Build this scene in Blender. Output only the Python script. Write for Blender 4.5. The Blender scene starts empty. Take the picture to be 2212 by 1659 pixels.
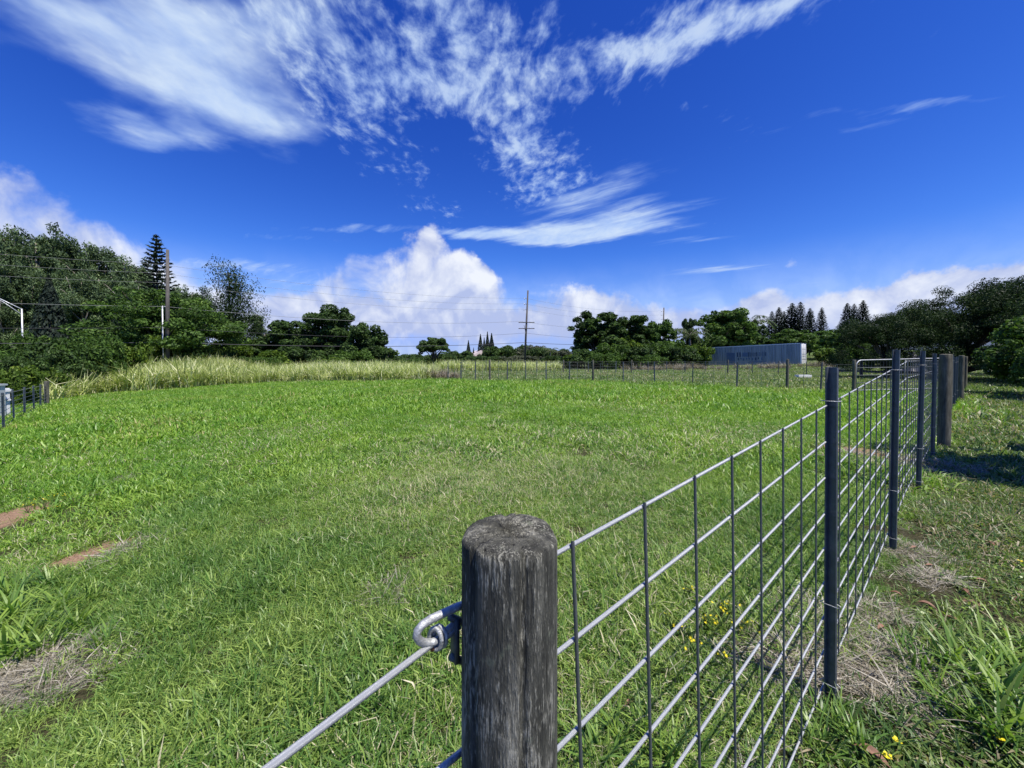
import bpy, math, random
import numpy as np
from mathutils import Vector, Matrix, Euler

rad = math.radians
C = bpy.context.scene.collection
sc = bpy.context.scene

# ------------------------------------------------------------------ camera
CAM_H = 1.41
PITCH = rad(1.3)
F = 831.0                                   # focal length in units of a 2212 px wide picture
SHIFT = (829.5 - 774.0) / F - math.tan(PITCH)
cam_d = bpy.data.cameras.new('camera')
cam = bpy.data.objects.new('camera', cam_d)
C.objects.link(cam)
cam.location = (0, 0, CAM_H)
cam.rotation_euler = (rad(90) - PITCH, 0, 0)
cam_d.sensor_width = 36
cam_d.lens = 36 * F / 2212
cam_d.shift_y = -SHIFT * F / 2212
cam_d.clip_start = 0.02
cam_d.clip_end = 20000
sc.camera = cam
sc.cycles.use_denoising = True
sc.cycles.max_bounces = 6
sc.cycles.diffuse_bounces = 3
sc.cycles.glossy_bounces = 2
sc.cycles.transmission_bounces = 3
sc.cycles.transparent_max_bounces = 4
sc.cycles.caustics_reflective = False
sc.cycles.caustics_refractive = False
sc.render.film_transparent = False

# ------------------------------------------------------------------ node helper
class NT:
    def __init__(s, tree):
        s.t = tree
        tree.nodes.clear()
    def n(s, typ, ins=None, out=0, **props):
        nd = s.t.nodes.new('ShaderNode' + typ)
        for k, v in props.items():
            setattr(nd, k, v)
        if ins:
            for k, v in ins.items():
                sock = nd.inputs[k]
                if isinstance(v, bpy.types.NodeSocket):
                    s.t.links.new(v, sock)
                else:
                    sock.default_value = v
        return nd.outputs[out] if out is not None and len(nd.outputs) else nd
    def m(s, op, a, b=None, c=None, clamp=False):
        ins = {0: a}
        if b is not None: ins[1] = b
        if c is not None: ins[2] = c
        return s.n('Math', ins, operation=op, use_clamp=clamp)
    def vm(s, op, a, b=None, out=0):
        ins = {0: a}
        if b is not None: ins[1] = b
        return s.n('VectorMath', ins, out=out, operation=op)
    def mix(s, f, a, b, blend='MIX'):
        def col(v):
            return v if isinstance(v, bpy.types.NodeSocket) else tuple(list(v) + [1])[:4]
        return s.n('Mix', {0: f, 6: col(a), 7: col(b)}, out=2, data_type='RGBA', blend_type=blend)
    def sstep(s, v, lo, hi, a=0.0, b=1.0):
        return s.n('MapRange', {0: v, 1: lo, 2: hi, 3: a, 4: b}, interpolation_type='SMOOTHSTEP')
    def lin(s, v, lo, hi, a=0.0, b=1.0):
        return s.n('MapRange', {0: v, 1: lo, 2: hi, 3: a, 4: b})
    def noise(s, vec, scale, detail=4, rough=.55, dist=0.0, out=0):
        return s.n('TexNoise', {'Vector': vec, 'Scale': scale, 'Detail': detail, 'Roughness': rough, 'Distortion': dist}, out=out)
    def ramp(s, fac, stops):
        nd = s.n('ValToRGB', {0: fac}, out=None)
        cr = nd.color_ramp
        while len(cr.elements) < len(stops): cr.elements.new(0.5)
        for e, (p, c) in zip(cr.elements, stops):
            e.position = p; e.color = tuple(list(c) + [1])[:4]
        return nd.outputs[0]
    def mapping(s, vec, loc=(0,0,0), rot=(0,0,0), scale=(1,1,1), typ='POINT'):
        return s.n('Mapping', {0: vec, 1: loc, 2: rot, 3: scale}, vector_type=typ)

# ------------------------------------------------------------------ world: sky and clouds, by direction
SUN_AZ = Vector((0.76, -0.65)).normalized()
SUN_EL = rad(64)
S = Vector((SUN_AZ.x*math.cos(SUN_EL), SUN_AZ.y*math.cos(SUN_EL), math.sin(SUN_EL)))
world = bpy.data.worlds.new('World')
sc.world = world
world.use_nodes = True
w = NT(world.node_tree)
dirv = w.n('TexCoord', out=0)
dirv = w.vm('NORMALIZE', dirv)
sep = w.n('SeparateXYZ', {0: dirv}, out=None)
dx, dy, dz = sep.outputs
sky = w.n('TexSky', sky_type='NISHITA', sun_disc=False, sun_elevation=SUN_EL,
          sun_rotation=math.atan2(SUN_AZ.x, SUN_AZ.y), altitude=400, air_density=1.0, dust_density=0.3, ozone_density=2.5)
sky = w.n('Gamma', {0: sky, 1: 1.30})
sky = w.n('HueSaturation', {'Saturation': 1.06, 'Value': 0.80, 'Color': sky})
ssep = w.n('SeparateColor', {0: sky}, out=None)
sky = w.n('CombineColor', {0: w.m('MINIMUM', w.m('MULTIPLY', w.m('POWER', w.m('MULTIPLY', ssep.outputs[0], .425), 1.51), 1.565), 3.0),
                           1: w.m('MINIMUM', w.m('MULTIPLY', w.m('POWER', w.m('MULTIPLY', ssep.outputs[1], .218), 1.23), 4.235), 5.6),
                           2: w.m('MULTIPLY', w.m('POWER', w.m('MULTIPLY', ssep.outputs[2], .1288), .87), 11.76)})
# high cloud sheet, on a flat layer above the land
zc = w.m('MAXIMUM', dz, 0.03)
pl = w.n('CombineXYZ', {0: w.m('DIVIDE', dx, zc), 1: w.m('DIVIDE', dy, zc), 2: 0.0})
def P(x, y): return ((x-1106)/(774-y), F/(774-y), 0)
def blobs(vec, lst):
    acc = None
    for (c, rx, ry, rot, wt) in lst:
        v = w.mapping(vec, c, (0, 0, rad(rot)), (rx, ry, 1), 'TEXTURE')
        d = w.vm('LENGTH', v, out=1)
        b = w.m('MULTIPLY', w.sstep(d, 1.0, 0.0), wt)
        acc = b if acc is None else w.m('SUBTRACT', w.m('ADD', acc, b), w.m('MULTIPLY', w.m('MULTIPLY', acc, b), .6))
    return acc
warp0 = w.noise(pl, 1.7, 5, .58, out=1)
pm = w.vm('ADD', pl, w.n('VectorMath', {0: w.vm('SUBTRACT', warp0, (.5, .5, .5)), 3: 0.55}, operation='SCALE'))
soft = blobs(pm, [((-1.12, 1.56, 0), .62, .56, 55, 1.08), (P(330, 300), .5, .28, 10, .8), (P(230, 60), .65, .30, 25, .62),
                  (P(480, 50), .50, .26, 0, .62), (P(15, 110), .22, .16, 0, .45), (P(700, 120), .40, .25, 0, .45)])
puff = blobs(pm, [(P(790, 275), .44, .42, 20, .88), (P(680, 120), .46, .30, -10, .80), (P(920, 190), .48, .36, 0, .92), (P(1000, 130), .40, .30, 0, .80),
                  (P(1010, 40), .46, .24, 0, .82), (P(1220, 190), .55, .38, -25, .90), (P(1390, 120), .50, .26, -20, .90),
                  (P(1600, 70), .50, .20, -15, .92), (P(1860, 10), .36, .12, 0, .70), (P(1080, 290), .44, .44, 0, .84),
                  (P(1180, 380), .50, .50, 0, .80), (P(1130, 330), .36, .4, 0, .7), (P(860, 370), .34, .44, 0, .74), (P(935, 460), .40, .5, 0, .80),
                  (P(1570, 275), .38, .16, 10, .55), (P(600, 40), .6, .2, 0, .6), (P(1150, 430), .42, .40, 0, .62)])
streak = blobs(pm, [((.25, 3.18, 0), .95, .42, -8, 1.25), (P(1330, 485), .95, .50, -40, 1.0), (P(1260, 430), .95, .42, -50, .82), (P(1020, 505), .6, .3, 0, .9),
                    (P(1960, 228), .62, .075, -12, .55), (P(1850, 270), .6, .08, -10, .36), (P(1550, 582), 1.0, .5, -25, .74), (P(1420, 500), .8, .3, -20, .60),
                    (P(500, 575), 1.5, .6, 8, .72), (P(760, 496), .9, .16, 5, .58), (P(620, 515), .8, .3, 0, .5), (P(1500, 520), .9, .25, -20, .45),
                    (P(660, 610), 1.6, .8, 0, .55), (P(1700, 620), 2.0, .8, 0, .35)])
warp = w.noise(pl, 2.2, 3, .5, out=1)
sc_n = w.n('VectorMath', {0: w.vm('SUBTRACT', warp, (.5, .5, .5)), 3: 0.18}, operation='SCALE')
plw = w.vm('ADD', pl, sc_n)
n_soft = w.noise(w.mapping(plw, (0, 0, 0), (0, 0, rad(55)), (1.0, .9, 1), 'TEXTURE'), 2.7, 5, .52)
n_puff = w.noise(w.mapping(plw, (0, 0, 0), (0, 0, rad(-84)), (1.15, .66, 1), 'TEXTURE'), 10.5, 6, .60)
n_big = w.noise(plw, 2.6, 3, .5)
n_str = w.noise(w.mapping(plw, (0, 0, 0), (0, 0, rad(-40)), (2.0, .34, 1), 'TEXTURE'), 2.6, 7, .62)
d_soft = w.sstep(w.m('ADD', w.m('MULTIPLY', n_soft, 1.2), soft), .80, 1.65)
d_puff = w.sstep(w.m('ADD', w.m('ADD', w.m('MULTIPLY', n_puff, 1.40), w.m('MULTIPLY', n_big, .6)), w.m('MULTIPLY', puff, .60)), 1.30, 1.92)
d_str = w.sstep(w.m('ADD', w.m('MULTIPLY', n_str, 1.0), w.m('MULTIPLY', streak, .80)), .72, 1.40)
inv = lambda v: w.m('SUBTRACT', 1.0, v)
hi = inv(w.m('MULTIPLY', w.m('MULTIPLY', inv(w.m('MULTIPLY', d_soft, .90)), inv(w.m('MULTIPLY', d_puff, .80))), inv(w.m('MULTIPLY', d_str, .88))))
hi = w.m('MULTIPLY', hi, w.sstep(dz, .04, .14))
# low cumulus along the skyline: azimuth / elevation
az = w.m('ARCTAN2', dx, dy)
el = w.m('ARCSINE', dz)
ae = w.n('CombineXYZ', {0: az, 1: el, 2: 0.0})
def A(x, y):
    a = math.atan((x-1106)/F)
    return (a, math.atan((774-y)/F*math.cos(a)), 0)
def px(n): return n/F
warp1 = w.noise(dirv, 7.0, 6, .6, out=1)
aem = w.vm('ADD', ae, w.n('VectorMath', {0: w.vm('SUBTRACT', warp1, (.5, .5, .5)), 3: 0.15}, operation='SCALE'))
low = blobs(aem, [(A(922, 525), px(62), px(62), 0, 1.0), (A(890, 580), px(95), px(75), 0, .80), (A(985, 590), px(95), px(70), 0, .98), (A(1045, 610), px(70), px(55), 0, 1.0),
                 (A(930, 640), px(250), px(70), 0, .85), (A(770, 575), px(130), px(60), 0, .40), (A(720, 605), px(55), px(45), 0, .5),
                 (A(640, 680), px(200), px(85), 0, .98), (A(800, 690), px(220), px(75), 0, .95), (A(1000, 700), px(240), px(85), 0, .98),
                 (A(1200, 690), px(170), px(85), 0, .92), (A(1285, 665), px(120), px(58), 0, .78), (A(1400, 700), px(150), px(70), 0, 1.0),
                 (A(1560, 720), px(160), px(65), 0, .92), (A(1650, 680), px(80), px(55), 0, .85), (A(1800, 690), px(150), px(70), 0, .92),
                 (A(1930, 660), px(120), px(62), 0, .95), (A(2020, 640), px(120), px(62), 0, 1.0), (A(2190, 620), px(150), px(62), 0, 1.0), (A(2400, 610), px(200), px(70), 0, 1.0),
                 (A(60, 515), px(210), px(110), 0, .52), (A(200, 550), px(190), px(85), 0, .50), (A(-200, 530), px(260), px(110), 0, .46), (A(350, 600), px(170), px(60), 0, .42), (A(20, 390), px(70), px(50), 0, .42),
                 (A(500, 690), px(150), px(70), 0, .85), (A(1705, 565), px(28), px(22), 0, .45)])
n_low = w.noise(dirv, 9.0, 6, .55, .4)
n_low2 = w.noise(w.vm('ADD', dirv, (0.012, -.004, 0.030)), 9.0, 5, .55, .4)
q = w.m('ADD', w.m('MULTIPLY', n_low, .85), w.m('MULTIPLY', low, .80))
d_low = w.sstep(q, .68, 1.06)
rest = w.sstep(el, .26, .0, 0, .62)      # milky band right on the skyline, all round
d_low = w.m('MULTIPLY', inv(w.m('MULTIPLY', inv(d_low), inv(rest))), w.sstep(dz, -.02, .01))
shade = w.m('ADD', w.m('MULTIPLY', w.m('SUBTRACT', n_low, n_low2), 3.2), w.m('MULTIPLY', w.sstep(q, .9, 1.35), .15))
shade = w.m('ADD', shade, w.sstep(el, .02, .26, .0, .50), clamp=True)
lowcol = w.mix(shade, (5.6, 6.5, 9.7), (10.8, 11.2, 12.0))
hib = w.m('MULTIPLY', hi, w.lin(w.m('ADD', w.m('MULTIPLY', n_soft, .75), w.m('MULTIPLY', n_puff, .35)), .38, .66, .35, 1.1), clamp=True)
hicol = w.mix(hib, (4.0, 6.3, 11.5), (8.3, 9.9, 11.8))
col = w.mix(hi, sky, hicol)
col = w.mix(w.m('MULTIPLY', d_low, .95), col, lowcol)
world.cycles.sampling_method = 'MANUAL'
world.cycles.sample_map_resolution = 512
bg = w.n('Background', {0: col, 1: 0.061})
w.n('OutputWorld', {0: bg})

sun_d = bpy.data.lights.new('sun', 'SUN')
sun_d.energy = 5.0
sun_d.angle = rad(0.53)
sun_d.color = (1.0, 0.94, 0.84)
sun = bpy.data.objects.new('sun', sun_d)
C.objects.link(sun)
sun.rotation_euler = (-S).to_track_quat('-Z', 'Y').to_euler()
sun.location = (20, -20, 40)
sc.view_settings.view_transform = 'Standard'
sc.view_settings.look = 'None'
sc.view_settings.exposure = 0.48
sc.view_settings.gamma = 1.0
sc.view_settings.use_curve_mapping = False

# ------------------------------------------------------------------ terrain height and picture helpers
def sp(v, k=1.2):
    return np.log1p(np.exp(np.clip(v*k, -40, 40)))/k
def sm(v, a, b):
    t = np.clip((v-a)/(b-a), 0, 1)
    return t*t*(3-2*t)
def gz(x, y):
    x = np.asarray(x, float); y = np.asarray(y, float)
    s = 1.5 - x - .3*(np.minimum(y, 60) - 2)
    g = -2.2*(1-np.exp(-.08*sp(s)/2.2))
    g = g + .045*sp(x-25, .5)*sm(y, 36, 50)*sm(160-x, 0, 60)
    g = g + 1.25*np.exp(-((x+36)**2/110 + (y-44)**2/60)) + .35*np.exp(-((x+14)**2/90+(y-38)**2/30))
    near = np.exp(-(x*x+y*y)/900)
    g = g + (.028*np.sin(x*.9+y*.5+1)+.022*np.sin(x*1.9-y*1.3)+.012*np.sin(x*3.7+y*3.1+2))*near*sm(np.hypot(x, y), 1.5, 5)
    d = np.hypot(x, y)
    g = g + .000004*np.clip(d-150, 0, 4000)**2*0
    return g
def gzf(x, y): return float(gz(x, y))
cp, sn = math.cos(PITCH), math.sin(PITCH)
def ray(px_, py_):
    xc = (px_-1106)/F
    yc = -(py_-829.5)/F - SHIFT
    return Vector((xc, cp + yc*sn, -sn + yc*cp))
def at(px_, py_, Y):
    d = ray(px_, py_)
    return Vector((0, 0, CAM_H)) + d*(Y/d.y)
def on_ground(px_, py_):
    d = ray(px_, py_)
    lo = .3
    y = .3
    while y < 400:
        p = Vector((0, 0, CAM_H)) + d*(y/d.y)
        if p.z < gzf(p.x, p.y): break
        lo = y; y *= 1.02
    hi_ = y
    for _ in range(30):
        m_ = (lo+hi_)/2
        p = Vector((0, 0, CAM_H)) + d*(m_/d.y)
        if p.z < gzf(p.x, p.y): hi_ = m_
        else: lo = m_
    p = Vector((0, 0, CAM_H)) + d*(hi_/d.y)
    return Vector((p.x, p.y, gzf(p.x, p.y)))

# ------------------------------------------------------------------ mesh helpers
class MB:
    def __init__(s): s.v = []; s.f = []
    def add(s, vs, fs):
        o = len(s.v); s.v += [tuple(v) for v in vs]; s.f += [tuple(i+o for i in f) for f in fs]
    def box(s, c, size, rot=None, bev=0):
        hx, hy, hz = [q/2 for q in size]
        vs = [Vector((sx*hx, sy*hy, sz*hz)) for sz in (-1, 1) for sy in (-1, 1) for sx in (-1, 1)]
        if rot is not None: vs = [rot @ v for v in vs]
        c = Vector(c)
        s.add([v+c for v in vs], [(0,2,3,1), (4,5,7,6), (0,1,5,4), (2,6,7,3), (0,4,6,2), (1,3,7,5)])
    def tube(s, pts, radii, sides=8, caps=True):
        pts = [Vector(p) for p in pts]
        n = len(pts)
        if not hasattr(radii, '__len__'): radii = [radii]*n
        T = []
        for i in range(n):
            a = pts[max(i-1, 0)]; b = pts[min(i+1, n-1)]
            t = (b-a)
            T.append(t.normalized() if t.length > 1e-9 else Vector((0, 0, 1)))
        up = Vector((0, 0, 1)) if abs(T[0].z) < .9 else Vector((1, 0, 0))
        u = T[0].cross(up).normalized()
        vs = []
        for i in range(n):
            u = (u - T[i]*u.dot(T[i]))
            u = u.normalized() if u.length > 1e-9 else T[i].orthogonal().normalized()
            b = T[i].cross(u)
            for k in range(sides):
                a = 2*math.pi*k/sides
                vs.append(pts[i] + (u*math.cos(a) + b*math.sin(a))*radii[i])
        fs = []
        for i in range(n-1):
            for k in range(sides):
                k2 = (k+1) % sides
                fs.append((i*sides+k, i*sides+k2, (i+1)*sides+k2, (i+1)*sides+k))
        if caps:
            fs.append(tuple(range(sides))[::-1]); fs.append(tuple((n-1)*sides+k for k in range(sides)))
        s.add(vs, fs)
    def mesh(s, name, smooth=True):
        me = bpy.data.meshes.new(name)
        me.from_pydata(s.v, [], s.f)
        if smooth: me.polygons.foreach_set('use_smooth', [True]*len(me.polygons))
        me.update()
        return me
    def build(s, name, mat, parent=None, smooth=True):
        return link(name, s.mesh(name, smooth), mat, parent)
def link(name, me, mat=None, parent=None):
    o = bpy.data.objects.new(name, me)
    C.objects.link(o)
    if mat is not None and me is not None and len(me.materials) == 0: me.materials.append(mat)
    if parent is not None: o.parent = parent
    return o
def np_mesh(name, V, Q, rnd=None, smooth=False):
    me = bpy.data.meshes.new(name)
    V = np.ascontiguousarray(V, dtype=np.float32); Q = np.ascontiguousarray(Q, dtype=np.int32)
    me.vertices.add(len(V)); me.vertices.foreach_set('co', V.ravel())
    k = Q.shape[1]
    me.loops.add(Q.size); me.loops.foreach_set('vertex_index', Q.ravel())
    me.polygons.add(len(Q)); me.polygons.foreach_set('loop_start', np.arange(len(Q), dtype=np.int32)*k)
    if smooth: me.polygons.foreach_set('use_smooth', np.ones(len(Q), bool))
    if rnd is not None:
        a = me.attributes.new('rnd', 'FLOAT', 'FACE'); a.data.foreach_set('value', np.asarray(rnd, np.float32))
    me.update(calc_edges=True)
    return me
def tag(o, label, cat, group=None, kind=None):
    if label: o['label'] = label
    if cat: o['category'] = cat
    if group: o['group'] = group
    if kind: o['kind'] = kind
    return o
def empty(name, loc, rz=0, label=None, cat=None, group=None):
    o = bpy.data.objects.new(name, None)
    C.objects.link(o)
    o.empty_display_size = .2
    o.location = loc; o.rotation_euler = (0, 0, rz)
    return tag(o, label, cat, group)

# ------------------------------------------------------------------ materials
def material(name):
    m = bpy.data.materials.new(name); m.use_nodes = True
    return m, NT(m.node_tree)
def bump(t, h, strength=.4, dist=.02):
    return t.n('Bump', {'Height': h, 'Strength': strength, 'Distance': dist})
def principled(t, col, rough=.6, metal=0.0, spec=.4, normal=None):
    ins = {'Base Color': col if isinstance(col, bpy.types.NodeSocket) else tuple(list(col)+[1])[:4], 'Roughness': rough, 'Metallic': metal, 'Specular IOR Level': spec}
    if normal is not None: ins['Normal'] = normal
    return t.n('BsdfPrincipled', ins)
def simple(name, col, rough=.6, metal=0.0, spec=.4, var=.18, scale=8.0, bstr=.15):
    m, t = material(name)
    co = t.n('TexCoord', out=3)
    n1 = t.noise(co, scale, 6, .6)
    n2 = t.noise(co, scale*.17, 3, .5)
    f = t.m('ADD', t.m('MULTIPLY', n1, .6), t.m('MULTIPLY', n2, .5))
    c = t.mix(t.sstep(f, .3, .8), [q*(1-var) for q in col], [min(q*(1+var), 1) for q in col])
    sh = principled(t, c, t.m('ADD', rough-.08, t.m('MULTIPLY', n1, .16)), metal, spec, bump(t, n1, bstr, .01))
    t.n('OutputMaterial', {0: sh})
    return m
def leafmat(name, stops, trans=.28, rough=.5, wscale=.35, wamt=.35, spec=.35):
    """foliage: colour by each leaf's own number, plus slow variation through the plant"""
    m, t = material(name)
    r = t.n('Attribute', out=2, attribute_name='rnd')
    pos = t.n('NewGeometry', out=0)
    nz = t.noise(pos, wscale, 3, .5)
    f = t.m('ADD', r, t.m('MULTIPLY', t.m('SUBTRACT', nz, .5), wamt*2), clamp=True)
    c = t.ramp(f, stops)
    p = principled(t, c, rough+.12, 0, spec*.45)
    tr = t.n('BsdfTranslucent', {0: t.mix(1.0, c, (1.25, 1.35, .55), 'MULTIPLY')})
    sh = t.n('MixShader', {0: trans, 1: p, 2: tr})
    t.n('OutputMaterial', {0: sh})
    return m

M = {}
M['zinc'] = simple('galvanised_wire', (.42, .435, .44), .50, .5, .5, .35, 120, .4)
M['zinc_post'] = simple('galvanised_steel_post', (.095, .11, .13), .45, .4, .5, .25, 30, .2)
M['zinc_shade_tone'] = simple('shade_toned_zinc', (.13, .145, .145), .62, .5, .4, .3, 80, .3)  # darker copy of the zinc; the upright wires' unlit look is in its colour
M['rust'] = simple('rusty_iron', (.16, .07, .04), .8, .1, .3, .4, 200, .4)
M['wire_thin'] = simple('thin_fence_wire', (.22, .23, .22), .6, .5, .4, .15, 20, 0)
M['cable'] = simple('black_cable', (.045, .045, .05), .6, 0, .4, .1, 5, 0)
M['white'] = simple('white_paint', (.72, .73, .74), .45, 0, .4, .08, 6, .1)
M['cream'] = simple('cream_plastic', (.62, .57, .44), .5, 0, .4, .08, 6, .1)
M['grey_metal'] = simple('grey_painted_metal', (.55, .57, .60), .4, .3, .5, .08, 6, .05)
M['tarp'] = simple('dark_blue_tarp', (.03, .035, .07), .5, 0, .4, .4, 3, .6)
M['roof_pink'] = simple('pale_roof', (.66, .55, .52), .6, 0, .3, .08, 4, .1)
M['wall_pale'] = simple('pale_wall', (.6, .58, .55), .7, 0, .3, .08, 4, .1)
M['glass_dark'] = simple('dark_window_glass', (.02, .025, .03), .1, 0, .6, .1, 4, 0)
M['brown_leaf'] = simple('dead_leaf_brown', (.23, .12, .075), .6, 0, .3, .35, 30, .4)
M['petal'] = simple('yellow_petal', (.88, .72, .03), .6, 0, .2, .15, 40, 0)

def wood(name, dark, mid, light, zs=.12, scale=60, bstr=.8, fleck=0.0, th=(.52, .72, .95)):
    m, t = material(name)
    co = t.n('TexCoord', out=3)
    st = t.mapping(co, scale=(1, 1, zs))
    a = t.noise(st, scale, 7, .65, .3)
    b = t.noise(t.mapping(co, scale=(1, 1, zs*.6)), scale*.28, 4, .6, .6)
    big = t.noise(co, 7, 3, .5)
    f = t.m('ADD', t.m('ADD', t.m('MULTIPLY', a, .75), t.m('MULTIPLY', b, .45)), t.m('MULTIPLY', big, .25))
    c = t.ramp(f, [(th[0], dark), (th[1], mid), (th[2], light)])
    h = t.m('ADD', t.m('MULTIPLY', a, 1.0), t.m('MULTIPLY', b, .9))
    if fleck:
        fine = t.noise(t.mapping(co, scale=(1, 1, .16)), 430, 4, .62, .2)
        grain = t.noise(t.mapping(co, scale=(1, 1, .05)), 150, 5, .6, .3)
        zz = t.n('SeparateXYZ', {0: co}, out=2)
        patchy = t.m('ADD', t.m('MULTIPLY', t.noise(t.mapping(co, scale=(1, 1, .3)), 22, 4, .6), .5), t.m('MULTIPLY', grain, .25))
        fl = t.sstep(t.m('ADD', t.m('MULTIPLY', fine, .62), patchy), .69, .83)
        c = t.mix(t.m('MULTIPLY', fl, fleck), c, (.36, .35, .285))
        crack = t.sstep(grain, .40, .30)
        c = t.mix(t.m('MULTIPLY', crack, .85), c, (.004, .004, .0035))
        h = t.m('ADD', t.m('ADD', t.m('MULTIPLY', fine, .5), h), t.m('MULTIPLY', grain, 1.2))
    lich = t.sstep(t.noise(co, 42, 5, .6), .60, .72)
    c = t.mix(t.m('MULTIPLY', lich, .45), c, (.20, .225, .155))
    sh = principled(t, c, .88, 0, .2, bump(t, h, bstr, .006))
    t.n('OutputMaterial', {0: sh})
    return m
M['post_near'] = wood('weathered_post_wood', (.018, .018, .015), (.070, .070, .057), (.22, .215, .175), .12, 60, 1.0, .9)
M['post_far'] = wood('round_post_wood', (.04, .04, .032), (.10, .098, .078), (.19, .185, .15), .15, 25, .5)
M['pole'] = wood('pole_wood', (.045, .041, .037), (.105, .096, .088), (.18, .165, .15), .1, 8, .3)
M['bark'] = wood('bark', (.03, .024, .018), (.085, .070, .055), (.17, .15, .125), .3, 6, .8)
M['bark_pale'] = wood('pale_bark', (.09, .075, .06), (.24, .21, .18), (.40, .37, .33), .3, 5, .5)
M['rail_wood'] = wood('old_rail_wood', (.05, .045, .04), (.12, .11, .095), (.22, .2, .175), 1, 6, .4)

# ------------------------------------------------------------------ ground sheet
SOIL = [on_ground(178, 1205), on_ground(30, 1112), on_ground(2075, 1035), on_ground(1865, 975), on_ground(2100, 1300), on_ground(265, 1045)]
def ground_mesh():
    q = np.linspace(-1, 1, 301)
    xs = np.sinh(q*7.2)/np.sinh(7.2)*4000
    q2 = np.linspace(-.35, 1, 301)
    ys = np.sinh(q2*7.2)/np.sinh(7.2)*6000
    X, Y = np.meshgrid(xs, ys)
    Z = gz(X, Y)
    V = np.stack([X, Y, Z], -1).reshape(-1, 3)
    i = np.arange(300); j = np.arange(300)
    I, J = np.meshgrid(i, j)
    a = (J*301+I).ravel()
    return np_mesh('ground', V, np.stack([a, a+1, a+302, a+301], -1), smooth=True)
mg, t = material('pasture_ground')
pos = t.n('NewGeometry', out=0)
sepg = t.n('SeparateXYZ', {0: pos}, out=None)
n1 = t.noise(pos, .55, 4, .55); n2 = t.noise(pos, 5, 5, .6); n3 = t.noise(pos, 70, 5, .65); n4 = t.noise(pos, .13, 3, .5)
thatch = t.mix(t.sstep(n3, .3, .7), (.018, .022, .009), (.075, .065, .035))
far = t.mix(t.sstep(t.m('ADD', t.m('MULTIPLY', n2, .5), t.m('MULTIPLY', n1, .5)), .35, .65), (.048, .088, .018), (.105, .145, .034))
far = t.mix(t.sstep(n4, .5, .65, 0, .5), far, (.13, .13, .05))
dist = t.vm('LENGTH', t.vm('MULTIPLY', pos, (1, 1, 0)), out=1)
green_floor = t.mix(t.sstep(n3, .3, .7), (.030, .050, .012), (.085, .110, .030))
thatch = t.mix(t.sstep(dist, 4, 12), thatch, green_floor)
base = t.mix(t.sstep(dist, 10, 40), thatch, far)
soilmask = None
for (c, r) in zip(SOIL, (.30, .45, .20, .55, .05, .10)):
    v = t.vm('LENGTH', t.vm('MULTIPLY', t.vm('SUBTRACT', pos, tuple(c)), (1, 1, 0)), out=1)
    v = t.m('ADD', t.m('DIVIDE', v, r), t.m('ADD', t.m('MULTIPLY', t.m('SUBTRACT', n2, .5), 1.6), t.m('MULTIPLY', t.m('SUBTRACT', n3, .5), 1.0)))
    b_ = t.sstep(v, 1.15, .65)
    soilmask = b_ if soilmask is None else t.m('MAXIMUM', soilmask, b_)
soil = t.mix(t.sstep(n3, .35, .7), (.17, .105, .065), (.38, .255, .165))
base = t.mix(soilmask, base, soil)
sh = principled(t, base, .95, 0, .1, bump(t, t.m('ADD', n3, n2), .6, .03))
t.n('OutputMaterial', {0: sh})
tag(link('ground', ground_mesh(), mg), 'grassy pasture ground sloping gently down towards the road side', 'ground', kind='structure')

# far mountain slope; the blue of hazy air is put into its colour
hm, t = material('haze_tinted_slope')
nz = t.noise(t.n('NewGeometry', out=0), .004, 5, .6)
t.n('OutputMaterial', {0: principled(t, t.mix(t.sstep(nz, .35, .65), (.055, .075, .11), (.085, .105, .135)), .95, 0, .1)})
def hill():
    n = 90
    a = np.linspace(rad(14), rad(75), n)
    V = []
    for k in range(9):
        f = k/8
        r = 4200 + 3600*f
        for i, aa in enumerate(a):
            prof = 690*math.exp(-((aa-rad(62))/rad(22))**2) + 240*math.exp(-((aa-rad(36))/rad(9))**2)*.35
            prof *= (1 + .06*math.sin(aa*40) + .04*math.sin(aa*93+1))
            V.append((r*math.sin(aa), r*math.cos(aa), -5 + prof*sm(f, 0, 1)))
    V = np.array(V)
    Q = [(k*n+i, k*n+i+1, (k+1)*n+i+1, (k+1)*n+i) for k in range(8) for i in range(n-1)]
    return np_mesh('mountain', V, np.array(Q), smooth=True)
tag(link('mountain', hill(), hm), 'distant blue mountain slope behind the dark pines', 'mountain', kind='structure')

# ------------------------------------------------------------------ the wire panel fence beside the camera
D2 = Vector((.77, .638)); D2.normalize()
NO2 = Vector((D2.y, -D2.x))                       # towards the grass path, away from the paddock
def FL(t_, off=0.0, z=0.0):
    p = Vector((0, .52)) + D2*t_ + NO2*off
    return Vector((p.x, p.y, z))
FANG = math.atan2(D2.y, D2.x)
fence = empty('wire_panel_fence', FL(0, 0, gzf(0, .52)), 0, 'galvanised wire panel fence with steel and wooden posts along the grass path', 'fence')
F0 = Vector(fence.location)

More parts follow.
